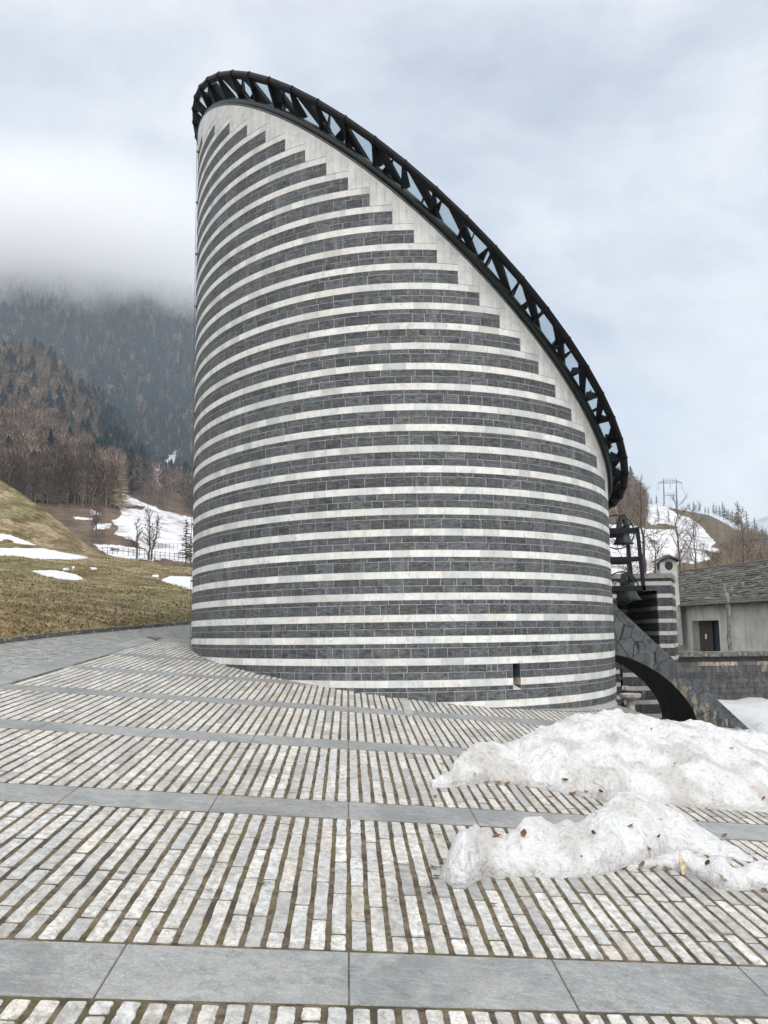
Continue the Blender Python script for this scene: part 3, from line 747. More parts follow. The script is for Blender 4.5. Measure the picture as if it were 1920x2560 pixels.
PS = sheet([[(-900, 1440, 72), (300, 1432, 74), (560, 1445, 76), (1300, 1450, 90)], [(-900, 1330, 160), (0, 1350, 160), (256, 1375, 150), (483, 1400, 130), (1300, 1420, 140)], [(-900, 1150, 260), (0, 1215, 250), (256, 1226, 255), (354, 1255, 265), (405, 1274, 270), (483, 1295, 275), (700, 1330, 280), (1300, 1370, 300)],
            [(-900, 820, 430), (0, 1065, 420), (81, 1060, 420), (141, 1088, 420), (194, 1128, 420), (232, 1158, 420), (266, 1172, 420), (340, 1195, 430), (420, 1225, 430), (483, 1245, 430), (1300, 1330, 460)]], us, (60, 120, 50), (1.2, 26, 31))
o, mS = land('hillside_snowfield', PS, [main, low] + bits, (.115, .082, .062), hole=holes, jit=10, var=.3, seed=41)
PB = sheet([[(-900, 900, 440), (0, 1090, 440), (266, 1180, 440), (483, 1260, 450), (1300, 1350, 470)], [(-900, 620, 700), (0, 905, 690), (91, 905, 690), (157, 940, 690), (197, 985, 690), (266, 1045, 690), (313, 1112, 690), (335, 1150, 700), (400, 1205, 700), (483, 1235, 700), (1300, 1320, 700)],
            [(-900, 700, 780), (0, 960, 780), (313, 1150, 780), (1300, 1340, 780)]], us[::2], (40, 6), (3, 50, 51))
o, mB = land('far_slope', PB, [z7((1180, 330), (1230, 300), (1330, 330), (1300, 370), (1200, 370)), z7((1085, 300), (1100, 200), (1150, 150), (1300, 200), (1290, 250), (1200, 270), (1180, 330))], (.10, .075, .06), var=.3, seed=61)
gul = [z8((780, 930), (830, 930), (825, 965), (800, 995), (782, 990)), z8((720, 975), (750, 972), (745, 1000), (730, 998)), z8((860, 885), (930, 878), (925, 900), (870, 903)), z8((1003, 1040), (1020, 1042), (1016, 1070), (1004, 1068)), z8((1150, 970), (1172, 975), (1160, 1000), (1145, 990)),
       z8((975, 1405), (1010, 1400), (1012, 1470), (990, 1480), (982, 1450)), z8((1015, 1400), (1045, 1400), (1040, 1440), (1018, 1430)), z8((1055, 1390), (1120, 1320), (1140, 1325), (1100, 1370), (1065, 1410)), z8((1250, 1290), (1320, 1280), (1300, 1305), (1255, 1305)), z8((1170, 1440), (1240, 1360), (1255, 1370), (1200, 1430)),
       z8((1270, 1659), (1400, 1560), (1450, 1560), (1440, 1600), (1400, 1700), (1330, 1760), (1290, 1780), (1240, 1700)), z8((995, 1590), (1080, 1570), (1060, 1610), (1010, 1615)), z8((1100, 1545), (1160, 1510), (1170, 1520), (1115, 1560)), z8((730, 900), (760, 900), (740, 915)), z8((1300, 880), (1320, 880), (1315, 945), (1300, 945))]
us2 = np.r_[np.linspace(-900, -40, 20), np.linspace(-30, 520, 190), np.linspace(560, 1500, 40)]
PF = sheet([[(-900, 1000, 800), (0, 1150, 800), (313, 1210, 800), (483, 1260, 800), (1500, 1350, 850)], [(-900, 600, 1150), (0, 860, 1150), (200, 930, 1150), (483, 990, 1150), (1000, 1150, 1150), (1500, 1300, 1200)], [(-900, 560, 1500), (0, 655, 1500), (200, 690, 1500), (483, 740, 1500), (700, 1000, 1600), (1100, 1250, 1600), (1500, 1400, 1600)]], us2, (70, 70), (14, 130, 71))
o, mF = land('far_mountain', PF, gul, (.035, .042, .042), jit=14, var=.35, seed=81)
# right hand hill
main = z4((520, 450), (600, 455), (680, 478), (760, 512), (860, 560), (950, 600), (1050, 680), (1080, 730), (1160, 810), (1130, 860), (1200, 885), (1285, 932), (1170, 915), (1080, 882), (1040, 900), (1080, 940), (1140, 960), (1060, 985), (1000, 1010), (850, 1010), (500, 1120), (0, 1120), (0, 880), (150, 640), (300, 655), (400, 660), (545, 690), (480, 560), (500, 545), (530, 560), (520, 500))
strip = z4((200, 440), (350, 490), (400, 520), (330, 520), (230, 512), (180, 500)); sl2 = z4((430, 540), (560, 600), (700, 645), (640, 655), (540, 620), (440, 580))
hole = [z4((545, 650), (640, 640), (740, 648), (800, 665), (810, 685), (720, 690), (650, 698), (590, 690)), z4((525, 795), (570, 785), (610, 800), (622, 842), (575, 830), (530, 815)), z4((490, 600), (560, 640), (590, 690), (500, 690), (430, 640))]
us3 = np.r_[np.linspace(1100, 1490, 30), np.linspace(1496, 1960, 230), np.linspace(1980, 3200, 40)]
rid = [(1100, 1000, 470), (1500, 1160, 440), (1560, 1215, 430), (1600, 1240, 430), (1620, 1258, 430), (1680, 1270, 430), (1720, 1277, 430), (1770, 1286, 430), (1800, 1300, 430), (1830, 1318, 430), (1850, 1333, 430), (1880, 1353, 430), (1920, 1373, 430), (2300, 1430, 430), (3200, 1440, 420)]
PR_ = sheet([[(1100, 1520, 48), (3200, 1560, 48)], [(1100, 1410, 140), (1500, 1420, 140), (1920, 1430, 140), (3200, 1470, 140)], rid, [(u, v + 50, y + 110) for u, v, y in rid]], us3, (24, 150, 8), (.8, 28, 91))
o, mR = land('hill', PR_, [main, strip, sl2], (.125, .10, .068), hole=hole, jit=9, var=.3, seed=97)
pk = [(900, 1420, 2800), (1500, 1360, 2800), (1700, 1320, 2800), (1820, 1318, 2800), (1880, 1300, 2800), (1920, 1285, 2800), (2000, 1250, 2800), (2300, 1180, 2900), (3200, 1080, 3000)]
PK = sheet([[(u, 1500, 1300) for u, v, y in pk], pk], np.linspace(900, 3200, 160), (60,), (45, 300, 5))
land('distant_ridge', PK, [], (.40, .43, .46), var=.5, seed=13)
# ------------------------------------------------------------------ snow heaps on the plaza
def heap(name, front, top, depth, back, us, label, amp=.05, seed=1, nt=110, tp=.45, mode=.55):
    us = np.asarray(us, float)
    def sm(a, k=31):
        w = np.hanning(k + 2)[1:-1]; w /= w.sum(); return np.convolve(np.pad(a, k // 2, 'edge'), w, 'valid')
    fu = [a for a, b in front]; tu = [a for a, b in top]; du = [a for a, b in depth]
    vf = np.interp(us, fu, [b for a, b in front]); vt = np.interp(us, tu, [b for a, b in top]); dd = np.interp(us, du, [b for a, b in depth]); bb = np.interp(us, du, back)
    dd = sm(dd, 61); bb = sm(bb, 61); vt = sm(vt, 11)
    P = np.zeros((nt, len(us), 3)); H = []
    for i, u in enumerate(us):
        p = gp(u, vf[i]); yf = p.y; yp = yf + dd[i]; q = at(u, vt[i], yp); h = max(.01, q.z - gz(q.x, q.y)); H.append(h)
        d = ray(u, 1500.); kx = d.x / d.y
        yb = yp + bb[i]
        for j in range(nt):
            t = j / (nt - 1)
            if t < tp: k = t / tp; y = yf + (yp - yf) * k ** 1.25; f = (1 - (1 - k) ** 2.0) ** mode
            else: k = (t - tp) / (1 - tp); y = yp + (yb - yp) * k; f = math.cos(k * math.pi / 2) ** .7
            x = kx * y
            P[j, i] = (x, y, gz(x, y) + h * f)
    X, Y = P[..., 0], P[..., 1]; f = (P[..., 2] - gz(X, Y)) / np.maximum(np.array(H)[None], .02)
    w_ = np.clip(f * 4, 0, 1) * np.clip((np.array(H)[None]) / .12, .15, 1)
    n1 = fbm(X / .45, Y / .6, 5, seed) - .5; n2 = np.abs(fbm(X / .16, Y / .2, 4, seed + 7) - .5); n3 = fbm(X / .05, Y / .05, 3, seed + 17) - .5
    n4 = np.abs(fbm(X / .33 + .4 * n1, Y / .5, 3, seed + 27) - .5)
    P[..., 2] += w_ * (amp * 2.8 * n1 - amp * 1.5 * n2 + amp * .5 * n3 - amp * 2.2 * n4 + amp * .35)
    P[..., 1] -= w_ * (amp * .9 * (fbm(X / .2, P[..., 2] / .12, 4, seed + 3) - .5))
    P[0, :, 2] -= .03; P[-1, :, 2] -= .05
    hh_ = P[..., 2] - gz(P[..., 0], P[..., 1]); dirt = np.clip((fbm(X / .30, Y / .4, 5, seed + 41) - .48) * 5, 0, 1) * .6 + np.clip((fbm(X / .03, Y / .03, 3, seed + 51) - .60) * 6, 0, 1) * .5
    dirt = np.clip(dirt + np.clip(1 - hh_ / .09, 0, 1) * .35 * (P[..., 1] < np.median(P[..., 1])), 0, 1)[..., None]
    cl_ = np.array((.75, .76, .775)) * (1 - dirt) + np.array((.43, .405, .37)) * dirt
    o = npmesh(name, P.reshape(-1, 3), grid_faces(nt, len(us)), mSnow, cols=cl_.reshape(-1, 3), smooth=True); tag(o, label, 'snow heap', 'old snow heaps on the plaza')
    return P
fr1 = [(1064, 1957), (1072, 1968), (1120, 1968), (1173, 1958), (1230, 1957), (1273, 1960), (1337, 1968), (1380, 1979), (1443, 1989), (1507, 2005), (1560, 1998), (1623, 2006), (1730, 2018), (1920, 2029), (2500, 2080), (2900, 2085)]
tp1 = [(1064, 1952), (1093, 1936), (1125, 1904), (1162, 1867), (1199, 1855), (1225, 1860), (1252, 1865), (1270, 1862), (1295, 1852), (1337, 1829), (1379, 1805), (1411, 1803), (1454, 1792), (1490, 1790), (1517, 1786), (1530, 1778), (1545, 1788), (1570, 1790), (1639, 1799), (1703, 1806), (1783, 1822), (1820, 1830), (1857, 1836), (1864, 1832), (1875, 1842), (1920, 1862), (2500, 1990), (2900, 2070)]
dp1 = [(1064, .03), (1093, .12), (1162, .5), (1252, .75), (1337, 1.5), (1454, 2.6), (1600, 3.2), (1920, 3.0), (2500, 1.6), (2900, .2)]
HP1 = heap('snow_pile', fr1, tp1, dp1, [.05, .1, .3, .5, .8, 1.2, 1.6, 1.6, 1., .2], np.r_[np.linspace(1064, 1940, 330), np.linspace(1950, 2900, 80)], 'large long heap of old crusted snow lying behind the smaller heap on the right', .07, 5, 150, .62, .62)
fr2 = [(1088, 2182), (1093, 2196), (1110, 2210), (1146, 2219), (1165, 2205), (1199, 2191), (1279, 2189), (1385, 2191), (1440, 2188), (1491, 2181), (1533, 2166), (1580, 2160), (1610, 2150), (1640, 2132), (1700, 2130), (1760, 2135), (1809, 2145), (1842, 2150)]
tp2 = [(1088, 2178), (1093, 2156), (1108, 2116), (1130, 2088), (1150, 2075), (1173, 2069), (1199, 2072), (1220, 2092), (1241, 2101), (1256, 2086), (1273, 2074), (1290, 2050), (1310, 2044), (1335, 2047), (1352, 2060), (1372, 2058), (1392, 2041), (1406, 2038), (1430, 2042), (1450, 2032), (1480, 2012), (1517, 1995), (1540, 1994), (1565, 1989), (1590, 1993), (1613, 2005), (1645, 2018), (1676, 2036), (1710, 2062), (1740, 2084), (1780, 2102), (1809, 2116), (1830, 2135), (1842, 2146)]
dp2 = [(1088, .05), (1104, .18), (1135, .38), (1220, .36), (1310, .45), (1406, .6), (1517, .9), (1565, 1.0), (1676, .75), (1740, .4), (1842, .05)]
HP2 = heap('snow_pile', fr2, tp2, dp2, [.05, .1, .15, .2, .3, .4, .6, .6, .5, .3, .05], np.linspace(1088, 1842, 330), 'smaller dirty snow heap in front, with brown leaves on it and a pointed top', .05, 15, 120, .6, .55)
fr3 = [(1540, 2166), (1600, 2166), (1680, 2178), (1700, 2185), (1745, 2212), (1770, 2222), (1804, 2221), (1850, 2217), (1920, 2224), (2050, 2232), (2250, 2240)]
tp3 = [(1540, 2163), (1600, 2140), (1640, 2135), (1665, 2127), (1690, 2124), (1705, 2140), (1722, 2150), (1740, 2141), (1760, 2137), (1780, 2146), (1793, 2168), (1812, 2169), (1825, 2157), (1868, 2150), (1900, 2154), (1920, 2163), (2050, 2190), (2250, 2236)]
dp3 = [(1540, .02), (1600, .1), (1690, .18), (1745, .28), (1800, .18), (1860, .28), (2050, .25), (2250, .02)]
HP3 = heap('snow_pile', fr3, tp3, dp3, [.02, .06, .1, .14, .1, .15, .15, .02], np.linspace(1540, 2250, 230), 'low lumpy strip of snow trailing to the right edge from the smaller heap', .03, 25, 70, .55, .5)
# ------------------------------------------------------------------ dry leaves
cand = []
for H in (HP1, HP2, HP3):
    X = H.reshape(-1, 3); u, v = proj(X); cand.append((u, v, X))
CU = np.concatenate([c[0] for c in cand]); CV = np.concatenate([c[1] for c in cand]); CXX = np.concatenate([c[2] for c in cand])
def surf(u, v, on):
    if not on:
        p = gp(u, v, .008); return Vector(p)
    d = np.hypot(CU - u, CV - v); i = np.where(d < max(5, d.min() + 1))[0]; dep = CXX[i, 1]; k = i[np.argmin(dep)]
    return Vector(CXX[k]) + Vector((0, 0, .006))
def leaf(u, v, on, size, label, hue=0):
    p = surf(u, v, on); mb = MB(); n = 7; rz = random.uniform(0, 6.28); curl = random.uniform(.2, .9)
    col = ((.16, .062, .03), (.22, .11, .05), (.30, .20, .12))[hue]; col = tuple(c * random.uniform(.75, 1.2) for c in col)
    rows = []
    for i in range(n):
        t = i / (n - 1); wd = size * .36 * math.sin(math.pi * (.06 + .92 * t)) ** .8 * random.uniform(.75, 1.15)
        yy = (t - .5) * size; zz = curl * size * .5 * (t - .5) ** 2 * 2
        rows.append([(-wd, yy, zz + abs(wd) * curl * .8), (0, yy, zz), (wd, yy, zz + abs(wd) * curl * .5)])
    rot = Matrix.Rotation(rz, 3, 'Z') @ Matrix.Rotation(random.uniform(-.5, .5) - (.5 if on else 0), 3, 'X')
    vs = [rot @ Vector(q) + p + Vector((0, 0, size * .06)) for r in rows for q in r]
    fs = [(3 * i + j, 3 * i + j + 1, 3 * i + 4 + j, 3 * i + 3 + j) for i in range(n - 1) for j in range(2)]
    mb.add(vs, fs, col=col)
    o = mb.build('dry_leaf', mLeaf, loc=p); m = o.modifiers.new('solid', 'SOLIDIFY'); m.thickness = .0012
    tag(o, label, 'leaf', 'dry leaves around the snow heaps')
z6 = lambda x, y: (1040 + x / 1.885, 1740 + y / 1.885)
LV = [((700, 400), 1, .075, 'largest curled brown leaf on the face of the long snow heap', 0), ((740, 462), 0, .06, 'orange brown leaf at the foot of the long heap below the largest leaf', 1), ((797, 447), 1, .035, 'small brown leaf on the heap just right of the orange one', 0), ((869, 452), 1, .05, 'reddish leaf low on the long heap above the gap between both heaps', 0),
      ((1160, 500), 0, .05, 'brown leaf under the right part of the long heap', 0), ((1196, 503), 0, .04, 'dark leaf next to the brown one under the long heap', 0), ((1480, 525), 0, .06, 'thin leaf at the foot of the long heap near the right side', 1), ((1646, 486), 1, .04, 'red brown leaf on the long heap at the right edge of the picture', 0), ((1492, 243), 1, .035, 'tiny leaf on the bright top of the long snow heap', 1), ((1107, 152), 1, .03, 'tiny dark leaf near the crest of the long snow heap', 0),
      ((1218, 314), 1, .03, 'small dark twiggy leaf in the middle of the long heap', 0), ((282, 370), 1, .03, 'pale leaf on the narrow left end of the long heap', 2), ((335, 408), 0, .05, 'leaf at the lower rim of the left end of the long heap', 0), ((392, 412), 0, .045, 'second leaf along the lower rim of the long heap', 1), ((435, 412), 0, .04, 'third leaf along the lower rim of the long heap', 0), ((128, 322), 0, .05, 'leaf beside the left tip of the long heap', 0),
      ((508, 651), 1, .05, 'slim dark red leaf on the left shoulder of the smaller heap', 0), ((838, 556), 1, .035, 'tan leaf near the top left of the smaller heap', 1), ((1009, 610), 1, .045, 'square red brown leaf high on the smaller heap', 0), ((833, 645), 1, .04, 'long dark leaf in the middle of the smaller heap', 0), ((1150, 667), 1, .04, 'brown leaf on the right flank of the smaller heap', 0), ((1161, 582), 1, .025, 'tiny leaf high on the right flank of the smaller heap', 0), ((1106, 722), 1, .035, 'dark leaf above the gap on the smaller heap', 0), ((783, 756), 1, .018, 'tiny brown speck of leaf low on the smaller heap', 0),
      ((380, 668), 0, .055, 'red leaf behind the dip between the two left humps of the smaller heap', 0), ((80, 807), 0, .045, 'tan leaf on the paving left of the smaller heap', 1), ((97, 853), 0, .055, 'dark curled leaf on the paving left of the smaller heap', 0), ((70, 925), 0, .035, 'small leaf on the paving farthest left below the smaller heap', 0), ((985, 815), 0, .045, 'dark leaf at the foot of the smaller heap in the middle', 0), ((1068, 795), 1, .05, 'leaf standing on edge at the foot of the smaller heap', 1), ((1125, 805), 0, .05, 'curled orange leaf in a cluster at the foot of the smaller heap', 0), ((1190, 815), 0, .05, 'pointed dark leaf at the right end of the leaf cluster', 0),
      ((1368, 788), 1, .045, 'square brown leaf on the lump at the start of the snow strip', 0), ((1441, 862), 1, .05, 'pale tan leaf on the low front of the snow strip', 2), ((1525, 738), 0, .05, 'leaf on the paving between the heaps on the right', 1), ((1522, 753), 0, .04, 'red leaf touching the tip of the smaller heap', 0), ((1455, 661), 0, .045, 'brown leaf on the grey strip behind the smaller heap', 0), ((90, 475), 0, .03, 'dark round leaf on the white setts left of the long heap', 0), ((1640, 918), 0, .04, 'leaf in the joints at the far right below the snow strip', 0), ((635, 475), 0, .03, 'small dark leaf lying on setts between both heaps', 0)]
for (x, y), on, s_, lb, hue in LV:
    u, v = z6(x, y); leaf(u, v, on, s_ * 1.2, lb, hue)
for (u, v), lb in (((1232, 2262), 'tan maple leaf alone on the setts below the smaller heap'),): leaf(u, v, 0, .05, lb, 1)
p = gp(1712, 2188); mb = MB()
for k in range(5):
    a = 1.0 + k * .12; L_ = random.uniform(.06, .11); q0 = Vector(p) + Vector((-.02, -.03, .01)); mb.tube([q0, q0 + Vector((math.cos(a) * L_ * .5, math.sin(a) * L_ * .6, .05)), q0 + Vector((math.cos(a) * L_, math.sin(a) * L_, .045 + .02 * k))], [.006, .011, .004], n=6, col=(.5, .42, .27))
o = mb.build('dry_husk', mLeaf, loc=Vector(p)); tag(o, 'pale straw coloured plant husk lying against the snow strip', 'plant husk')
# small green tuft in a joint
p = gp(660, 2210); mb = MB()
for k in range(26):
    a = random.uniform(0, 6.28); L_ = random.uniform(.02, .045); b = Vector(p) + Vector((random.gauss(0, .012), random.gauss(0, .012), 0)); tpt = b + Vector((math.cos(a) * L_, math.sin(a) * L_, L_ * .6)); s2 = Vector((-math.sin(a), math.cos(a), 0)) * .0018
    mb.add([b - s2, b + s2, tpt], [(0, 1, 2)], col=(.04, .09, .03))
o = mb.build('weed_tuft', mLeaf, loc=Vector(p)); tag(o, 'small green weed tuft growing in a joint between white setts', 'plant')
# ------------------------------------------------------------------ bells and their frame
BY = 19.2
def bx(u): return float(at(u, 1400, BY).x)
def bz(v): return float(at(1565, v, BY).z)
frm = empty('bell_frame', Vector((bx(1565), BY, bz(1475))) - church.location); frm.parent = church
def bar(name, u0, v0, u1, v1, y, th, par):
    mb = MB(); x0, x1 = bx(u0), bx(u1); z0, z1 = bz(v1), bz(v0); mb.box(((x0 + x1) / 2, y, (z0 + z1) / 2), (x1 - x0, th, z1 - z0)); return mb.build(name, mFrame, par, bevel=.004)
for yy in (BY, BY + .86):
    bar('beam', 1518, 1320, 1596, 1334, yy, .07, frm); bar('beam', 1518, 1392, 1596, 1404, yy, .07, frm)
    bar('beam', 1520, 1465, 1610, 1477, yy, .07, frm)
    mb = MB(); a = Vector((bx(1597), yy, bz(1318))); b = Vector((bx(1606), yy, bz(1480))); w_ = Vector((.034, 0, 0)); h_ = Vector((0, -.035, 0)); mb.prism([a - w_ + h_, a + w_ + h_, b + w_ + h_, b - w_ + h_], (0, .07, 0)); mb.build('post', mFrame, frm)
mb = MB(); mb.box(((bx(1521)), BY + .43, bz(1327)), (.07, .93, .15)); mb.box(((bx(1524)), BY + .43, bz(1398)), (.07, .93, .12)); mb.build('bracket', mFrame, frm)
def bell(u, vm, r, h, label, yk, wheel_u, wheel_v, wr):
    c = Vector((bx(u), BY + .40, bz(vm))); t = empty('bell', c); tag(t, label, 'bell', 'bells hanging in the steel frame')
    mb = MB(); k = h; prof = [(r, 0), (r * 1.01, .02 * k), (r * .90, .10 * k), (r * .74, .28 * k), (r * .63, .5 * k), (r * .57, .72 * k), (r * .54, .86 * k), (r * .46, .95 * k), (r * .3, 1. * k), (.02, 1.01 * k)]
    mb.lathe(prof, c, 36); mb.lathe([(r * .62, .50 * k), (r * .655, .52 * k), (r * .63, .55 * k)], c, 36); mb.build('bell_body', mBronze, t, smooth=True)
    mb = MB(); mb.tube([c + Vector((0, 0, .5 * k)), c + Vector((.01, 0, -.03))], .012, n=8); mb.lathe([(.005, -.04), (.03, -.03), (.036, 0), (.02, .04)], c, 12); mb.build('clapper', mBronze, t)
    hh = bz(yk) - (c.z + k); mb = MB(); w1 = r * .62; pts = []
    base = c.z + k - .04; n = 10; outer = [(-w1, base)] + [(-w1 * .62 * math.cos(math.pi * i / n), base + hh * (.60 + .44 * math.sin(math.pi * i / n))) for i in range(n + 1)] + [(w1, base)]
    inner = [(w1 * .30, base)] + [(w1 * .22 * math.cos(math.pi * i / n), base + hh * (.42 + .22 * math.sin(math.pi * i / n))) for i in range(n + 1)] + [(-w1 * .30, base)]
    mb.prism([(c.x + a, c.y - .09, b) for a, b in outer + inner], (0, .18, 0)); mb.build('headstock', mBronze, t)
    mb = MB(); mb.tube([(c.x, BY - .02, base + .02), (c.x, BY + .88, base + .02)], .02, n=8); mb.build('axle', mFrame, t)
    wc = Vector((bx(wheel_u), BY + .70, bz(wheel_v))); mb = MB(); mb.tube([wc + Vector((wr * math.cos(a), 0, wr * math.sin(a))) for a in np.linspace(0, 2 * math.pi, 49)[:-1]], .014, n=6, closed=True)
    mb.tube([wc + Vector((wr * .5 * math.cos(a), 0, wr * .5 * math.sin(a))) for a in np.linspace(0, 2 * math.pi, 33)[:-1]], .009, n=5, closed=True)
    for i in range(6):
        a = R(30 + 60 * i); mb.tube([wc + Vector((wr * .48 * math.cos(a), 0, wr * .48 * math.sin(a))), wc + Vector((wr * math.cos(a), 0, wr * math.sin(a)))], .008, n=5)
    mb.tube([wc - Vector((wr * .5, 0, 0)), wc + Vector((wr * .5, 0, 0))], .012, n=5); mb.build('bell_wheel', mFrame, t)
    return t
bell(1573, 1356, .215, .37, 'upper bronze bell with arched headstock and large thin wheel', 1277, 1567, 1321, .365)
bell(1578, 1499, .27, .40, 'lower bronze bell hanging below the bottom beam of the frame', 1424, 1574, 1466, .345)
# ------------------------------------------------------------------ sloping stone arch beside the church
def apt(u, v): y = 19.3 + 1.4 * (u - 1535) / 358; return at(u, v, y)
arch = empty('stone_arch', apt(1893, 1841)); tag(arch, 'half arch buttress of polygonal dark stone sloping down from the church', 'arch')
inner = [(1534, 1635), (1560, 1641), (1586, 1650), (1610, 1661), (1634, 1674), (1655, 1688), (1676, 1705), (1692, 1719), (1705, 1735), (1718, 1751), (1729, 1769), (1737, 1788), (1743, 1812), (1746, 1850)]
poly = [(1528, 1504), (1893, 1841), (1893, 1860), (1746, 1860)] + inner[::-1][1:]
def cellmat():
    def ex(t, L, cs, tc, mp):
        m2 = N(t, 'ShaderNodeMapping'); m2.inputs['Scale'].default_value = (3.1, .0, 2.8); L(tc.outputs['Object'], m2.inputs[0])
        ns_ = N(t, 'ShaderNodeTexNoise', i_Scale=2.5); L(tc.outputs['Object'], ns_.inputs['Vector'])
        va = N(t, 'ShaderNodeVectorMath', operation='MULTIPLY_ADD'); L(ns_.outputs['Color'], va.inputs[0]); va.inputs[1].default_value = (.10, .0, .10); L(m2.outputs[0], va.inputs[2])
        v = N(t, 'ShaderNodeTexVoronoi', feature='DISTANCE_TO_EDGE', i_Scale=1.0); v.inputs['Randomness'].default_value = .8; L(va.outputs[0], v.inputs['Vector'])
        v2 = N(t, 'ShaderNodeTexVoronoi', feature='F1', i_Scale=1.0); v2.inputs['Randomness'].default_value = .8; L(va.outputs[0], v2.inputs['Vector'])
        r2 = ramp(t, [(0, (.75, .75, .75)), (1, (1.3, 1.3, 1.3))]); L(v2.outputs['Color'], r2.inputs[0])
        x1 = N(t, 'ShaderNodeMix', data_type='RGBA', blend_type='MULTIPLY'); x1.inputs[0].default_value = 1; L(cs, x1.inputs[6]); L(r2.outputs[0], x1.inputs[7])
        r = ramp(t, [(.012, (1, 1, 1)), (.026, (0, 0, 0))]); L(v.outputs['Distance'], r.inputs[0])
        nj = N(t, 'ShaderNodeTexNoise', i_Scale=1.7); L(tc.outputs['Object'], nj.inputs['Vector']); rj = ramp(t, [(.50, (.014, .014, .016)), (.64, (.20, .20, .195))]); L(nj.outputs[0], rj.inputs[0])
        x = N(t, 'ShaderNodeMix', data_type='RGBA'); L(r.outputs[0], x.inputs[0]); L(x1.outputs[2], x.inputs[6]); L(rj.outputs[0], x.inputs[7]); return x.outputs[2]
    return mat('polygonal_masonry', base=(.085, .093, .10), rough=.7, ns=5, nmix=.3, bump=.6, bs=12, extra=chain(veins(7, (.22, .24, .25), .6, .72, (1, 1, 1), .4), ex))
mCell = cellmat()
mb = MB(); mb.prism([apt(u, v) for u, v in poly], (0, 2.5, 0)); mb.build('arch_body', mCell, arch)
# dark smooth band lining the underside
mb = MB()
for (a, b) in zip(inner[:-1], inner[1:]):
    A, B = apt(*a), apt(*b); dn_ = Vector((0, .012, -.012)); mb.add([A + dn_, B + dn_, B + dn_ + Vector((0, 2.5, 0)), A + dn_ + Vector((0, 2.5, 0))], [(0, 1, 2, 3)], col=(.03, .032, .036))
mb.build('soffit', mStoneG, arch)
z5 = lambda *p: [(1480 + x / 3.7705, 1480 + y / 3.7705) for x, y in p]
mStain = mat('stained_block', col=True, rough=.8, ns=4, nmix=.2, bump=.5, bs=15, extra=chain(veins(4.5, (.03, .034, .045), .47, .56, (2.5, 2.5, .9), .92, .5), veins(3, (.40, .34, .22), .55, .68, (2, 2, .6), .6, .3)))
for pl in (z5((742, 850), (780, 812), (838, 815), (848, 885), (818, 935)), z5((824, 935), (855, 890), (930, 892), (934, 958), (882, 1005)), z5((884, 1010), (940, 965), (1015, 968), (1018, 1038), (936, 1086)), z5((940, 1090), (1024, 1044), (1100, 1045), (1108, 1112), (974, 1168)), z5((976, 1174), (1112, 1118), (1185, 1122), (1190, 1188), (994, 1243)), z5((1004, 1250), (1192, 1193), (1275, 1195), (1280, 1270), (1040, 1290))):
    mb = MB(); pp = [apt(u, v) for u, v in pl]; g = random.uniform(.20, .27); mb.prism([p - Vector((0, .03, 0)) for p in pp], (0, .05, 0), col=(g, g * .95, g * .82)); mb.build('stepped_block', mStain, arch)
# low kerb at the arch foot
# ------------------------------------------------------------------ lower court on the right
us4 = np.linspace(4.3, 40, 90); V = []; F = []
ysn = np.r_[np.linspace(15.2, 30, 90), np.linspace(31, 70, 30)]
for y in ysn:
    for x in us4: V.append((x, y, -.78 + .03 * float(fbm(x * .8, y * .8, 3, 5))))
V = np.array(V); cc = np.tile((.16, .15, .13), (len(V), 1))
o = npmesh('court', V, grid_faces(len(ysn), 90), mTerr, cols=cc, smooth=True); tag(o, kind='structure')
V = V.copy().reshape(len(ysn), 90, 3); xx, yy = V[..., 0], V[..., 1]
hs = .20 * np.clip((xx - 8.35 + .3 * (fbm(xx, yy, 3, 2) - .5)) * 2.5, -1, 1) * np.clip((yy - 21.6 + .5 * (fbm(xx * 1.5, yy, 3, 12) - .5)) * 2, -1, 1) + .30 * (fbm(xx * 1.6, yy * 1.6, 4, 6) - .5)
hs = np.where((xx < 8.35) | (yy < 21.6) | (yy > 29.3), -.3, hs)
V[..., 2] += hs + .03
o = npmesh('court_snow', V.reshape(-1, 3), grid_faces(len(ysn), 90), mSnowC, smooth=True); tag(o, kind='stuff'); o['label'] = 'white snow cover on the low court before the garden wall'; o['category'] = 'snow'
# ------------------------------------------------------------------ stone font under the arch
fy = 19.1; c = at(1575.5, 1738, fy); zf = -.78
font = empty('stone_font', (c.x, fy, zf)); tag(font, 'round pale stone basin on a tapered foot standing under the arch', 'font')
h = c.z - zf; mb = MB(); mb.lathe([(.15, -.06), (.205, -.045), (.215, -.02), (.215, .02), (.20, .035), (.15, .035), (.13, .01), (.02, .0)], c, 32); mb.lathe([(.06, -.115), (.13, -.10), (.185, -.065), (.16, -.045)], c, 32); mb.build('basin', mFont, font, smooth=False)
mb = MB(); mb.lathe([(.16, -h), (.15, -h + .05), (.115, -.55), (.09, -.3), (.075, -.11)], c, 24); mb.build('pedestal', mFont, font, smooth=True)
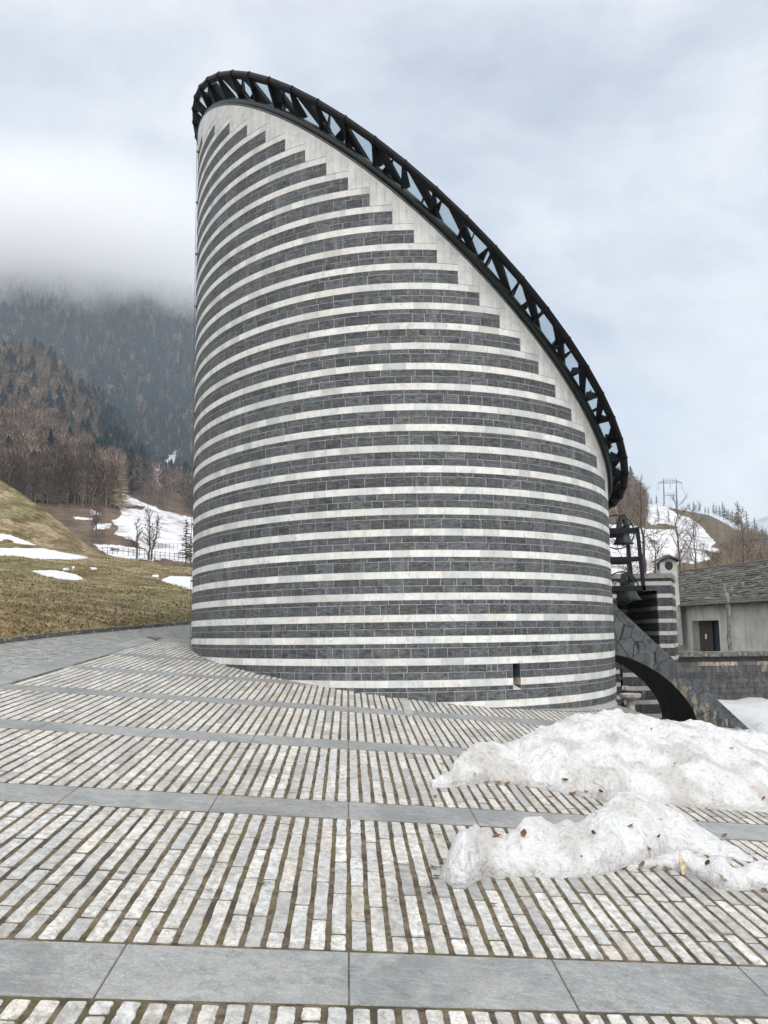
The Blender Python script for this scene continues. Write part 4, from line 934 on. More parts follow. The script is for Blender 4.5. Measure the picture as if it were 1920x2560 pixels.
# ------------------------------------------------------------------ striped annex with a deep portal
def bandwall(mb, A, B, z0, z1, off=.01, dim=1.):
    """planar wall from A to B (2d) with the church's stripes; blocks stand proud of a mortar sheet"""
    A = Vector(A); B = Vector(B); d = B - A; L_ = d.length; d.normalize(); nrm = Vector((d.y, -d.x)) * off
    def P(s, z, o=1): q = A + d * s + nrm * o; return (q.x, q.y, z)
    mb.add([P(0, z0, 0), P(L_, z0, 0), P(L_, z1, 0), P(0, z1, 0)], [(0, 1, 2, 3)], mat=2)
    k = -20
    while zb(k) - WH < z1:
        for (a, b, dark) in ((zb(k) - WH, zb(k) + WH, False), (zb(k) + WH, (zb(k) + zb(k + 1)) / 2, True), ((zb(k) + zb(k + 1)) / 2, zb(k + 1) - WH, True)):
            a, b = max(a, z0), min(b, z1)
            if b - a < .01: continue
            s = 0
            while s < L_ - .01:
                e = min(L_, s + random.uniform(.2, .5)); e = L_ if L_ - e < .08 else e
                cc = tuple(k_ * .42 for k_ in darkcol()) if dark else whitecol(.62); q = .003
                mb.add([P(s + q, a + q, 0), P(e - q, a + q, 0), P(e - q, b - q, 0), P(s + q, b - q, 0), P(s + q, a + q), P(e - q, a + q), P(e - q, b - q), P(s + q, b - q)], [(4, 5, 6, 7), (0, 1, 5, 4), (1, 2, 6, 5), (2, 3, 7, 6), (3, 0, 4, 7)], mat=0 if dark else 1, col=cc); s = e
        k += 1
ya = 25.5; xf = lambda u, y: float(at(u, 1500, y).x)
ZT = float(at(1650, 1446, ya).z)
annex = empty('striped_annex', (xf(1600, ya), ya, -.78)); tag(annex, 'dark and white striped low building with a deep shaded portal behind the bells', 'building')
mb = MB(); x0, x1, x2 = xf(1644, ya), xf(1679, ya), xf(1688, 27.2)
bandwall(mb, (x0, ya), (x1, ya), -.9, ZT); bandwall(mb, (x1, ya), (x2, 27.2), -.9, ZT); bandwall(mb, (x0, ya + 3.2), (x0, ya), -.9, ZT)
bandwall(mb, (5.0, ya + 3.2), (x0, ya + 3.2), -.9, ZT); bandwall(mb, (4.2, ya), (xf(1541, ya), ya), -.9, ZT); bandwall(mb, (xf(1541, ya), ya), (xf(1541, ya), ya + 3.2), -.9, ZT)
zl = ZT - .33
mb.add([(4.2, ya + .02, zl), (x0, ya + .02, zl), (x0, ya + .02, ZT), (4.2, ya + .02, ZT)], [(0, 1, 2, 3)], mat=2); mb.build('wall', [mDark, mWhite, mMortar], annex)
mb = MB(); bandwall(mb, (xf(1541, ya), ya - .0), (x0, ya - .0), zl, ZT); mb.build('lintel', [mDark, mWhite, mMortar], annex)
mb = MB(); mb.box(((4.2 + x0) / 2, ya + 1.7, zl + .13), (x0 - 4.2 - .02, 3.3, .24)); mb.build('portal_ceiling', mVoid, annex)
mb = MB(); mb.prism([(4.1, ya - .06, ZT + .004), (x1 + .03, ya - .06, ZT + .004), (x2 + .06, 27.3, ZT + .004), (x2, 29, ZT + .004), (4.1, 29, ZT + .004)], (0, 0, .13), col=(.2, .19, .165)); mb.build('coping', mStoneG, annex)
mb = MB(); pq_ = at(1563, 1720, ya + 1.0); pq_ = Vector((pq_.x, 21.3, 0));
# notice plaque on the stripes under the arch
pl_ = at(1564, 1719.5, 23.6)
pier = MB(); px0, px1 = xf(1548, 23.7), xf(1640, 23.7)
low_ = empty('portal_wall', (px0, 23.7, -.78)); tag(low_, 'low striped wall in the shade below the arch carrying a small white plaque', 'wall')
bandwall(pier, (px0, 23.7), (px1, 23.7), -.9, float(at(1560, 1664, 23.7).z), .01); pier.build('wall', [mDark, mWhite, mMortar], low_)
mb = MB(); mb.box((pl_.x, 23.66, pl_.z), (.145, .02, .085), col=(.75, .76, .78)); mb.build('plaque', mWhite, low_)
mb = MB()
for i, wl in enumerate((.09, .10, .07)): mb.box((pl_.x, 23.6465, pl_.z + .02 - .02 * i), (wl, .003, .006))
mb.build('plaque_lines', mFlash, low_)
# ------------------------------------------------------------------ garden wall
yg = 29.; gw = empty('garden_wall', (xf(1690, yg), yg, -.78)); tag(gw, 'grey block garden wall with thick stone coping and pale run marks', 'wall')
zt = float(at(1800, 1629.5, yg).z); X0, X1 = xf(1640, yg), 30.
mb = MB(); mb.add([(X0, yg + .03, -1), (X1, yg + .03, -1), (X1, yg + .03, zt - .15), (X0, yg + .03, zt - .15)], [(0, 1, 2, 3)], col=(.16, .16, .16))
z = zt - .15; first = 0
hts = [.15, .13, .20, .085, .075, .165, .15, .17, .17, .2, .2]
for i, h in enumerate(hts):
    s = X0
    while s < X1:
        e = min(X1, s + random.uniform(.28, .75)); g = random.uniform(.085, .13); col = (g * .95, g, g * 1.05)
        if i == 0: col = (.045, .042, .045)  # top course: shade under the coping put into the block colour
        if i == 1: col = random.choice(((.42, .36, .26), (.36, .30, .22), (.30, .27, .22), (.17, .15, .14), (.45, .40, .32)))
        if i == 2 and random.random() < .35: col = (.26, .24, .20)
        mb.box(((s + e) / 2, yg + .02 - (.0 if i else -.01), z - h / 2), (e - s - .012, .05, h - .01), col=col); s = e
    z -= h
mb.build('masonry', [mat('garden_blocks', col=True, rough=.8, ns=5, nmix=.25, bump=.6, bs=14, extra=chain(veins(2.4, (.04, .035, .035), .50, .62, (3, 3, .8), .6, .4), veins(5, (.42, .41, .38), .64, .72, (2, 2, .6), .6, .3)))], gw)
mb = MB(); s = X0
while s < X1: e = s + random.uniform(1.1, 1.6); mb.box(((s + e) / 2, yg + .12, zt - .07), (e - s - .006, .42, .16), col=(.24, .235, .21)); s = e
mb.build('coping', mat('coping_stone', col=True, rough=.9, ns=6, nmix=.3, bump=1., bs=14, bscale=(2.5, 1, 1), bdist=.04, extra=veins(9, (.07, .07, .055), .5, .6, (1, 1, 1), .7, .3)), gw, bevel=.02)
# ------------------------------------------------------------------ village house
HD = Vector((.215, -.9766, 0)); H0 = Vector((12.0, 38.0, 0)); HN = Vector((.9766, .215, 0))
ZE = float(at(1690, 1511, 38).z)
house = empty('village_house', (12., 38., -.78)); tag(house, 'grey plastered house with a mossy slate roof and a recessed dark door', 'house')
ZR = float(at(1696, 1431.7, 43.6).z); slope = (ZR - ZE) / 3.05
def hp(t, n, z): q = H0 + HD * t + HN * n; return (q.x, q.y, z)
def t_at(u):
    k = (u - CX) / FPX; return (H0.x - k * H0.y) / (k * HD.y - HD.x)
ta, tb = t_at(1720.5), t_at(1787); zd = float(at(1750, 1551.6, 36.6).z)
mb = MB(); T1 = 16.
for (a, b, z0, z1) in ((-.35, ta, -1, ZE + .05), (ta, tb, zd, ZE + .05), (tb, T1, -1, ZE + .05)):
    mb.add([hp(a, 0, z0), hp(b, 0, z0), hp(b, 0, z1), hp(a, 0, z1)], [(0, 1, 2, 3)])
mb.add([hp(ta, 0, -1), hp(ta, 0, zd), hp(ta, .5, zd), hp(ta, .5, -1)], [(0, 1, 2, 3)]); mb.add([hp(tb, 0, -1), hp(tb, 0, zd), hp(tb, .5, zd), hp(tb, .5, -1)], [(0, 1, 2, 3)]); mb.add([hp(ta, 0, zd), hp(tb, 0, zd), hp(tb, .5, zd), hp(ta, .5, zd)], [(0, 1, 2, 3)])
mb.add([hp(-.35, 0, -1), hp(-.35, 0, ZE + .05), hp(-4.6, 3.0, ZR - .15), hp(-4.6, 3., -1)], [(0, 1, 2, 3)]); mb.add([hp(-.35, 6, -1), hp(T1, 6, -1), hp(T1, 6, ZE), hp(-.35, 6, ZE)], [(0, 1, 2, 3)]); mb.build('wall', mConc, house)
tm = ta + (tb - ta) * .47
door = MB(); door.add([hp(ta, .3, -1), hp(tm, .34, -1), hp(tm, .34, zd), hp(ta, .3, zd)], [(0, 1, 2, 3)])
for i in range(6):
    k = ta + (tm - ta) * (i + .5) / 6; door.box(hp(k, .3, (zd - 1) / 2), (.012, .02, zd + 1))
dr = door.build('door', mWood, house)
mb = MB(); q = hp(ta + (tm - ta) * .55, .285, zd - .62); mb.box(q, (.02, .15, .19)); mb.build('notice', mWhite, dr)
mb = MB(); mb.add([hp(ta - .2, .42, -1), hp(tb + .3, .42, -1), hp(tb + .3, .42, zd + .3), hp(ta - .2, .42, zd + .3)], [(0, 1, 2, 3)]); mb.build('dark_doorway', mat('blue_dark_door', base=(.018, .028, .05), rough=.6), house)
# slate roof in courses
rb = MB(); nc = 17
for i in range(nc):
    n0 = -.32 + (3.3) * i / nc; n1 = n0 + 3.3 / nc * 1.6; z0 = ZE + .03 + (n0) * slope; t = -.45 - 4.6 * i / nc + random.uniform(-.03, .03)
    while t < T1:
        wd = random.uniform(.18, .5); g = random.uniform(.05, .15); mossy = random.random() < .35 - i * .025
        col = (g * 1.05, g * 1.02, g * .8) if mossy else (g, g * .98, g * .92)
        j = random.uniform(-.03, .03); th = random.uniform(.03, .065); q = random.uniform(-.015, .02)
        a = n0 + j
        pts = [hp(t + .004, a, z0 + j * slope + th + q), hp(t + wd - .004, a, z0 + j * slope + th + q), hp(t + wd - .004, n1, z0 + (n1 - n0) * slope + .004), hp(t + .004, n1, z0 + (n1 - n0) * slope + .004)]
        lo = [(p[0], p[1], p[2] - th) for p in pts]
        rb.add(pts + lo, [(0, 1, 2, 3), (0, 4, 5, 1), (0, 3, 7, 4), (1, 5, 6, 2)], col=col); t += wd
rb.add([hp(-.5, -.3, ZE - .08), hp(T1, -.3, ZE - .08), hp(T1, 3.05, ZR - .06), hp(-4.9, 3.05, ZR - .06)], [(0, 1, 2, 3)], col=(.05, .05, .045))
rb.add([hp(-5., 3.0, ZR), hp(T1, 3.0, ZR), hp(T1, 6.3, ZE - .1), hp(-5., 6.3, ZE - .1)], [(0, 1, 2, 3)], col=(.1, .1, .09))
roof = rb.build('roof', mRoofS, house)
mb = MB(); mb.tube([hp(-5.05, 3.05, ZR + .05), hp(T1, 3.05, ZR + .05)], .05, n=8); mb.build('ridge_cap', mFlash, roof)
mb = MB(); mb.tube([hp(-.5, -.36, ZE - .07), hp(T1, -.36, ZE - .07)], .035, n=8); mb.build('rain_gutter', mFlash, house)
for u, v in ((1701, 1478), (1733, 1474), (1771, 1470), (1809, 1462), (1851, 1460), (1896, 1457)):
    nn = .95; k = (u - CX) / FPX; b0 = H0 + HN * nn; t = (b0.x - k * b0.y) / (k * HD.y - HD.x); z = ZE + nn * slope + .05
    mb = MB(); q = Vector(hp(t, nn, z)); mb.lathe([(.09, -.08), (.11, .02), (.10, .12), (.06, .18), (.01, .2)], q, 9, col=(.16, .155, .14)); mb.build('snow_stop', mRoofS, roof)
# chimney
cy0 = 37.4; chx0, chx1 = xf(1656, cy0), xf(1697, cy0); cw = chx1 - chx0; cz = float(at(1676, 1404, cy0).z)
ch = empty('chimney', ((chx0 + chx1) / 2, cy0 + cw / 2, 1.)); ch.parent = house; ch.location = Vector(((chx0 + chx1) / 2, cy0 + cw / 2, 1.)) - Vector(house.location); cw2 = cw / 2
chl = Vector(((chx0 + chx1) / 2, cy0 + cw / 2, 0))
mb = MB(); b2 = .06
mb.add([(chl.x - cw2 - b2, cy0 - b2, 1.), (chl.x + cw2 + b2, cy0 - b2, 1.), (chl.x + cw2 + b2, cy0 + cw + b2, 1.), (chl.x - cw2 - b2, cy0 + cw + b2, 1.), (chl.x - cw2, cy0, cz), (chl.x + cw2, cy0, cz), (chl.x + cw2, cy0 + cw, cz), (chl.x - cw2, cy0 + cw, cz)], [(0, 1, 5, 4), (1, 2, 6, 5), (2, 3, 7, 6), (3, 0, 4, 7), (4, 5, 6, 7)])
def reparent(o, p):
    o.parent = p; o.location = -wloc(p)
sh = mb.build('chimney_shaft', mat('chimney_plaster', base=(.46, .46, .44), rough=.9, ns=3, nmix=.15, bump=.2, bs=20)); reparent(sh, ch)
mb = MB()
pz_ = cz - .15
mb.prism([(chl.x + cw2 * .5 * math.cos(a) + .0, cy0 - .012, pz_ + (.16 if math.sin(a) > 0 else .20) * math.sin(a)) for a in np.linspace(0, 2 * math.pi, 17)[:-1]], (0, .03, 0))
o = mb.build('smoke_hole', mVoid); reparent(o, ch); mb = MB()
mb.prism([(chl.x - cw2 - .012, cy0 + cw2 + .13 * math.cos(a), pz_ + (.16 if math.sin(a) > 0 else .20) * math.sin(a)) for a in np.linspace(0, 2 * math.pi, 17)[:-1]], (.03, 0, 0))
o = mb.build('smoke_hole', mVoid); reparent(o, ch)
mb = MB(); t_ = .045
for i, (dx, dz, hw) in enumerate(((0, 0, .48), (0, .045, .40))):
    for sg in (-1, 1):
        mb.prism([(chl.x + sg * hw, cy0 - .12 + i * .05, cz + .01 + dz), (chl.x, cy0 - .12 + i * .05, cz + .20 + dz), (chl.x, cy0 - .12 + i * .05, cz + .25 + dz), (chl.x + sg * hw, cy0 - .12 + i * .05, cz + .06 + dz)], (0, cw + .24 - i * .1, 0), col=(.13, .125, .12))
mb.prism([(chl.x - .3, cy0 - .02, cz), (chl.x + .3, cy0 - .02, cz), (chl.x, cy0 - .02, cz + .2)], (0, cw, 0), col=(.3, .3, .29))
o = mb.build('chimney_cap', mRoofS); reparent(o, ch)
# ------------------------------------------------------------------ trees one can tell apart
def limb(mb, p, d, L_, r, depth, spread, up, nseg=5, kids=(3, 5), minr=.006, wob=.18):
    pts = [p.copy()]; rad = [r]; q = p.copy(); dd = d.copy(); out = []
    for i in range(nseg):
        dd = (dd + Vector((random.gauss(0, wob), random.gauss(0, wob), random.gauss(0, wob * .6) + up))).normalized(); q = q + dd * (L_ / nseg); pts.append(q.copy()); rad.append(max(minr * .6, r * (1 - .72 * (i + 1) / nseg))); out.append((q.copy(), dd.copy(), rad[-1]))
    mb.tube(pts, rad, n=6 if r > .05 else (4 if r > .02 else 3), caps=False)
    return out
def bare_tree(name, base, h, label, cat='tree', group=None, lean=(0, 0), spread=.75, first=.3, nb=16, mt=None, mtt=None, r0=None, twigl=1., thick=1., fork=0):
    base = Vector(base); t = empty(name, base); tag(t, label, cat, group); r0 = r0 or h * .018
    tk = MB(); pts = []; rad = []; n = 9; q = base - Vector((0, 0, .3))
    for i in range(n + 1):
        f = i / n; pts.append(base + Vector((lean[0] * f * h + random.gauss(0, .008) * h, lean[1] * f * h + random.gauss(0, .008) * h, f * h * .93 - (.3 if i == 0 else 0)))); rad.append(max(.012, r0 * (1 - f) ** .8 + .004))
    tk.tube(pts, rad, n=8); cr_ = MB()
    for i in range(nb):
        f = first + (1 - first) * (i + random.random()) / nb * .95; k = f * n; a = pts[int(k)].lerp(pts[min(n, int(k) + 1)], k - int(k)); rr = max(.012, r0 * (1 - f) * .55)
        az_ = random.uniform(0, 6.28); L1 = h * spread * (.25 + .55 * (1 - f)) * random.uniform(.7, 1.1); d = Vector((math.cos(az_), math.sin(az_), random.uniform(.5, 1.3))).normalized()
        for (q, dd, r1) in limb(cr_, a, d, L1, rr, 0, 0, .09, 5):
            for _ in range(2):
                s1 = (dd + Vector((random.gauss(0, .6), random.gauss(0, .6), random.gauss(.15, .4)))).normalized()
                for (q2, d2, r2) in limb(cr_, q, s1, L1 * .42 * random.uniform(.6, 1.1), max(.009 * thick, r1 * .6), 1, 0, .06, 3, wob=.22):
                    for _ in range(2):
                        s2 = (d2 + Vector((random.gauss(0, .6), random.gauss(0, .6), random.gauss(.15, .4)))).normalized(); e = q2 + s2 * L1 * .16 * twigl * random.uniform(.6, 1.3); sd = s2.orthogonal().normalized() * .0065 * thick
                        cr_.add([q2 - sd, q2 + sd, e], [(0, 1, 2)])
    tk.build('trunk', mt or mBark, t); cr_.build('crown', mtt or mTwig, t); return t
def larch(name, base, h, label, group=None, dens=1., mt=None, wid=.2):
    base = Vector(base); t = empty(name, base); tag(t, label, 'tree', group)
    tk = MB(); tk.tube([base - Vector((0, 0, .3)), base + Vector((random.gauss(0, .01) * h, 0, h * .5)), base + Vector((0, 0, h))], [h * .013, h * .009, .02], n=6); tk.build('trunk', mBark, t)
    c = MB(); th_ = h * .010; nw = int(34 * dens)
    for i in range(nw):
        f = .16 + .83 * (i + random.random()) / nw; p = base + Vector((0, 0, f * h)); L_ = h * wid * (1 - f) ** .75 * random.uniform(.6, 1.15) + h * .015
        for j in range(3):
            a = random.uniform(0, 6.28); d = Vector((math.cos(a), math.sin(a), random.uniform(-.25, .25))); e = p + d * L_; up = Vector((0, 0, th_)); c.add([p - up, p + up, e], [(0, 1, 2)]); sd = Vector((-d.y, d.x, 0))
            for m_ in range(6):
                g = .25 + .12 * m_; b = p + d * L_ * g
                for sg in (-1, 1):
                    e2 = b + (sd * sg * .45 + d * .4) * L_ * .42 * (1.1 - g) + Vector((0, 0, random.uniform(-.3, .05) * L_ * .3)); c.add([b - up * .8, b + up * .8, e2], [(0, 1, 2)])
    c.build('crown', mt or mLarch, t); return t
def on(P, u, v):
    X = P.reshape(-1, 3); a, b = proj(X); d = np.hypot(a - u, b - v); i = np.where(d < d.min() + 2)[0]; k = i[np.argmin(X[i, 1])]; y = float(X[k, 1]); return Vector(X[k]), y
mTwigR = mat('reddish_twigs', base=(.13, .085, .07), rough=.95)
mTwigY = mat('tan_twigs', base=(.17, .13, .085), rough=.95)
# right side, close
bare_tree('bare_tree', at(1701, 1440, 52), 4.7, 'bare reddish tree with fanned fine branches rising behind the house chimney', nb=20, spread=.62, first=.12, mt=mTwigR, mtt=mTwigR, r0=.055, thick=1.1)
bare_tree('bare_tree', at(1612, 1440, 44), 4.6, 'slim bare tree with pale trunk just right of the bell frame', nb=12, spread=.55, first=.3, mt=mBark, mtt=mTwigR, r0=.085)
bare_tree('bare_tree', at(1740, 1445, 60), 4.8, 'bare shrubby tree right of the chimney in front of the snowy slope', nb=14, spread=.6, first=.15, mtt=mTwig, r0=.05, thick=1.3)
bare_tree('bare_tree', at(1570, 1450, 48), 3.6, 'small bare tree seen through the bell frame', nb=14, spread=.6, first=.1, mtt=mTwigY, r0=.05, thick=1.3)
bare_tree('bare_tree', at(1640, 1448, 50), 3.0, 'low bare bush left of the chimney', nb=14, spread=.6, first=.1, mtt=mTwigY, r0=.04, thick=1.3)
bare_tree('bare_tree', at(1860, 1420, 85), 5.8, 'bare olive brown tree behind the right end of the slate roof', nb=16, spread=.5, first=.15, mtt=mTwigY, r0=.07, thick=2.2)
# pollard in the garden
pb_ = at(1829, 1640, 30.3); pt = empty('pollard_tree', (pb_.x, 30.3, -.5)); tag(pt, 'thin pruned tree with mottled grey bark and cut fork before the house', 'tree')
def g3(u, v): return at(u, v, 30.3)
mb = MB(); mb.tube([Vector((pb_.x + .05, 30.3, -.6)), g3(1829, 1640), g3(1823, 1600), g3(1822, 1550), g3(1819, 1500), g3(1816, 1483)], [.085, .075, .072, .066, .07, .055], n=9); mb.build('trunk', mBarkG, pt, smooth=True)
for pts, rd in (([g3(1817, 1490), g3(1812, 1474), g3(1798, 1469), g3(1783, 1466)], [.04, .028, .016, .008]), ([g3(1820, 1495), g3(1827, 1482), g3(1829, 1466)], [.055, .038, .024]), ([g3(1828, 1483), g3(1840, 1490), g3(1853, 1496)], [.026, .017, .008]), ([g3(1812, 1475), g3(1810, 1462)], [.03, .02])):
    mb = MB(); mb.tube(pts, rd, n=6); mb.build('branch', mBarkG, pt)
# left, on the snow field
lt = [(1010, 815, 'left bare tree of three standing together on the snow field', 9.5, .34), (1098, 822, 'tallest bare tree in the middle of three on the snow field', 12.2, .34), (1112, 824, 'right bare tree of three, leaning right with a forked stem', 10.5, .42)]
for x, y, lb, h, sprd in lt:
    u, v = z7((x, y))[0]; q, yy = on(PS, u, v); bare_tree('bare_tree', q, h * yy / 205, lb, group='bare trees on the snow field', nb=18, spread=sprd, first=.22, lean=(.16 if x == 1112 else 0, 0), r0=.13, thick=2.4)
u, v = z7((1373, 875))[0]; q, yy = on(PS, u, v); larch('larch_tree', q, 122 * yy / FPX, 'thin bare larch on the snow field next to the church wall', dens=1.0, wid=.22)
u, v = z7((1412, 870))[0]; q, yy = on(PS, u, v); larch('larch_tree', q, 85 * yy / FPX, 'smaller larch half hidden by the left edge of the church', dens=1.0, wid=.2)
u, v = z7((712, 665))[0]; q, yy = on(PS, u, v); bare_tree('bare_tree', q, 110 * yy / FPX, 'broad dark bare tree at the left rim of the snow field', nb=24, spread=.62, first=.2, r0=.16, thick=3)
for (x, y, h) in ((1095, 520, 7.5), (995, 380, 6), (1040, 400, 6.5)):
    u, v = z7((x, y))[0]; q, yy = on(PS, u, v); bare_tree('bare_tree', q, h * 1.3 * yy / 255, {1095: 'pale bare tree at the upper edge of the snow field', 995: 'thin pole like tree above the snow field, left of a near twin', 1040: 'thin pole like tree above the snow field, right of a near twin'}[x], nb=9, spread=.22, first=.5, r0=.07, thick=2.6)
# fences on the snow field
def fence(pts, y, label, n):
    P = [on(PS, *z7(p)[0])[0] for p in pts]; t = empty('rail_fence', P[0]); tag(t, label, 'fence')
    mb = MB(); mb.tube([p + Vector((0, 0, .9)) for p in P], .03, n=4); mb.build('rail', mBark, t); mb = MB(); mb.tube([p + Vector((0, 0, .5)) for p in P], .022, n=4); mb.build('rail', mBark, t)
    for i in range(n):
        f = i / (n - 1) * (len(P) - 1); k = min(int(f), len(P) - 2); q = P[k].lerp(P[k + 1], f - k); mb = MB(); mb.tube([q - Vector((0, 0, .6)), q + Vector((0, 0, 1.))], .04, n=4); mb.build('post', mBark, t)
fence([(760, 775), (900, 785), (1060, 803), (1200, 820), (1330, 835), (1450, 850)], 150, 'lower dark rail fence crossing the snow field below the three trees', 20)
fence([(1120, 742), (1220, 742), (1320, 743), (1460, 740)], 175, 'upper rail fence on the snow field right of the three trees', 12)
# ridge trees on the right
rl = [(380, 425, 84, 'wide'), (355, 430, 60, ''), (430, 435, 55, ''), (500, 450, 45, ''), (610, 445, 24, ''), (560, 450, 20, ''), (480, 440, 34, ''), (1015, 520, 24, ''), (920, 505, 20, ''), (960, 515, 26, ''), (1150, 548, 30, ''), (1175, 552, 26, ''), (1240, 585, 42, ''), (1255, 590, 34, ''), (1205, 570, 30, ''), (1290, 610, 32, ''), (1330, 640, 38, ''), (1385, 680, 66, ''), (1375, 668, 40, ''), (1420, 700, 34, ''), (1465, 730, 56, ''), (1540, 740, 44, ''), (1560, 735, 30, ''), (1610, 760, 28, ''), (1100, 540, 18, ''), (1068, 535, 14, ''), (1640, 770, 26, ''), (1310, 620, 26, ''), (1355, 655, 30, ''), (1275, 605, 30, '')]
wh = 'first second third fourth fifth sixth seventh eighth ninth tenth eleventh twelfth thirteenth fourteenth fifteenth sixteenth seventeenth eighteenth nineteenth twentieth'.split()
rl2 = sorted([r for r in rl if r[3] == ''], key=lambda r: r[0])
for i, (x, y, hpx, k) in enumerate(sorted(rl, key=lambda r: r[0])):
    u, v = z4((x, y))[0]; yy = 425; h = max(4., hpx * 1.12 * yy / FPX)
    lb = 'large dense larch beside the roof ring on the right ridge' if k else ('bare larch on the right skyline, %s from the left after the large one' % wh[min(19, rl2.index((x, y, hpx, k)))] if rl2.index((x, y, hpx, k)) < 20 else 'bare larch at the right end of the skyline row, %s from the right' % wh[len(rl2) - 1 - rl2.index((x, y, hpx, k))])
    larch('larch_tree', at(u, v + 4, yy), h, lb, group='larches on the right ridge', dens=(2.6 if k else 1.), wid=.30 if k else .24)
# three larches standing in the snow slope
for x, y, hpx in ((625, 640, 45), (728, 635, 35), (255, 510, 16)):
    u, v = z4((x, y))[0]; q, yy = on(PR_, u, v); larch('larch_tree', q, hpx * yy / FPX * 1.1, {625: 'dark thin larch in the middle of the snowy right slope', 728: 'shorter larch on the snow right of the dark thin one', 255: 'tiny larch on the upper snow strip above the bell'}[x], dens=.9, wid=.2)
# power pylon
def g4(x, y, yy=600): return at(*z4((x, y))[0], yy)
py = empty('power_pylon', g4(735, 470)); tag(py, 'faint lattice power pylon of portal shape on the right ridge', 'pylon')
for x in (678, 797):
    mb = MB(); top_ = g4(x - 3, 220); bb_ = [g4(x - 12 + 4, 470) , g4(x + 8, 470)]
    for b in bb_: mb.tube([b - Vector((0, 0, 6)), top_], .17, n=4)
    for i in range(9):
        f0, f1 = i / 9, (i + 1) / 9; a_, b_ = (bb_[i % 2].lerp(top_, f0), bb_[1 - i % 2].lerp(top_, f1)); mb.tube([a_, b_], .11, n=3)
    mb.build('leg', mSteel, py)
mb = MB(); L_, R_ = g4(622, 256), g4(846, 252); M_ = [g4(622, 256), g4(670, 238), g4(735, 234), g4(795, 234), g4(846, 252)]
mb.tube([L_, R_], .18, n=4); mb.tube(M_, .15, n=4)
for i in range(10): a_ = L_.lerp(R_, i / 10); b_ = L_.lerp(R_, (i + .5) / 10) + Vector((0, 0, 3.2 * min(1, min(i, 9 - i) / 2))); mb.tube([a_, b_], .14, n=3)
mb.build('crossarm', mSteel, py)
mb = MB(); mb.tube([g4(680, 372), g4(800, 372)], .12, n=4); mb.build('brace', mSteel, py)
for x, y in ((622, 256), (735, 250), (846, 252)): mb = MB(); q = g4(x, y); mb.tube([q, q - Vector((0, 0, 4.5))], .12, n=4); mb.build('insulator', mSteel, py)
# ------------------------------------------------------------------ woods that read as one mass
def tri_tree(kind):
    T = []; 
    if kind == 'conifer':
        for i in range(9):
            f = i / 9; z = .12 + .86 * f; r = .25 * (1 - f) ** .85 + .012
            for j in range(8):
                a = 2 * math.pi * (j + random.random() * .8) / 8; b = a + .75; k = random.uniform(.75, 1.2)
                T.append([(0, 0, z + .13), (r * k * math.cos(a), r * k * math.sin(a), z - .03 * k), (r * k * math.cos(b), r * k * math.sin(b), z - .02)])
    elif kind == 'bare':
        for i in range(150):
            z = .22 + .72 * random.random() ** .8; rm = .27 * math.sin(math.pi * min(1, (z - .12) / .95)) ** .7; a = random.uniform(0, 6.28); r = rm * math.sqrt(random.random()) ; x, y = r * math.cos(a), r * math.sin(a)
            L_ = random.uniform(.08, .17); o = Vector((x * .9, y * .9, .16)).normalized() * L_; s2 = Vector((-o.y, o.x, random.uniform(-.3, .3) * L_)); s2 = s2.normalized() * random.uniform(.007, .014) if s2.length > 1e-4 else Vector((.01, 0, 0))
            p = Vector((x, y, z)); T.append([tuple(p - s2), tuple(p + s2), tuple(p + o)])
        for a in (0, 2.1, 4.2): T.append([(.012 * math.cos(a), .012 * math.sin(a), 0), (.012 * math.cos(a + 2.1), .012 * math.sin(a + 2.1), 0), (0, 0, .8)])
    else:                                 # larch
        for i in range(16):
            f = i / 16; z = .12 + .86 * f; r = .17 * (1 - f) ** .8 + .01
            for j in range(9):
                a = random.uniform(0, 6.28); d = Vector((math.cos(a), math.sin(a), random.uniform(-.25, .2))); p = Vector((0, 0, z)) + d * r * random.uniform(0, .3); up = Vector((0, 0, random.uniform(.006, .014))); T.append([tuple(p - up), tuple(p + up), tuple(p + d * r * random.uniform(.6, 1.1))])
        for a in (0, 2.1, 4.2): T.append([(.012 * math.cos(a), .012 * math.sin(a), 0), (.012 * math.cos(a + 2.1), .012 * math.sin(a + 2.1), 0), (0, 0, .9)])
    return np.array(T)
TT = {k: [tri_tree(k) for _ in range(5)] for k in ('conifer', 'bare', 'larch')}
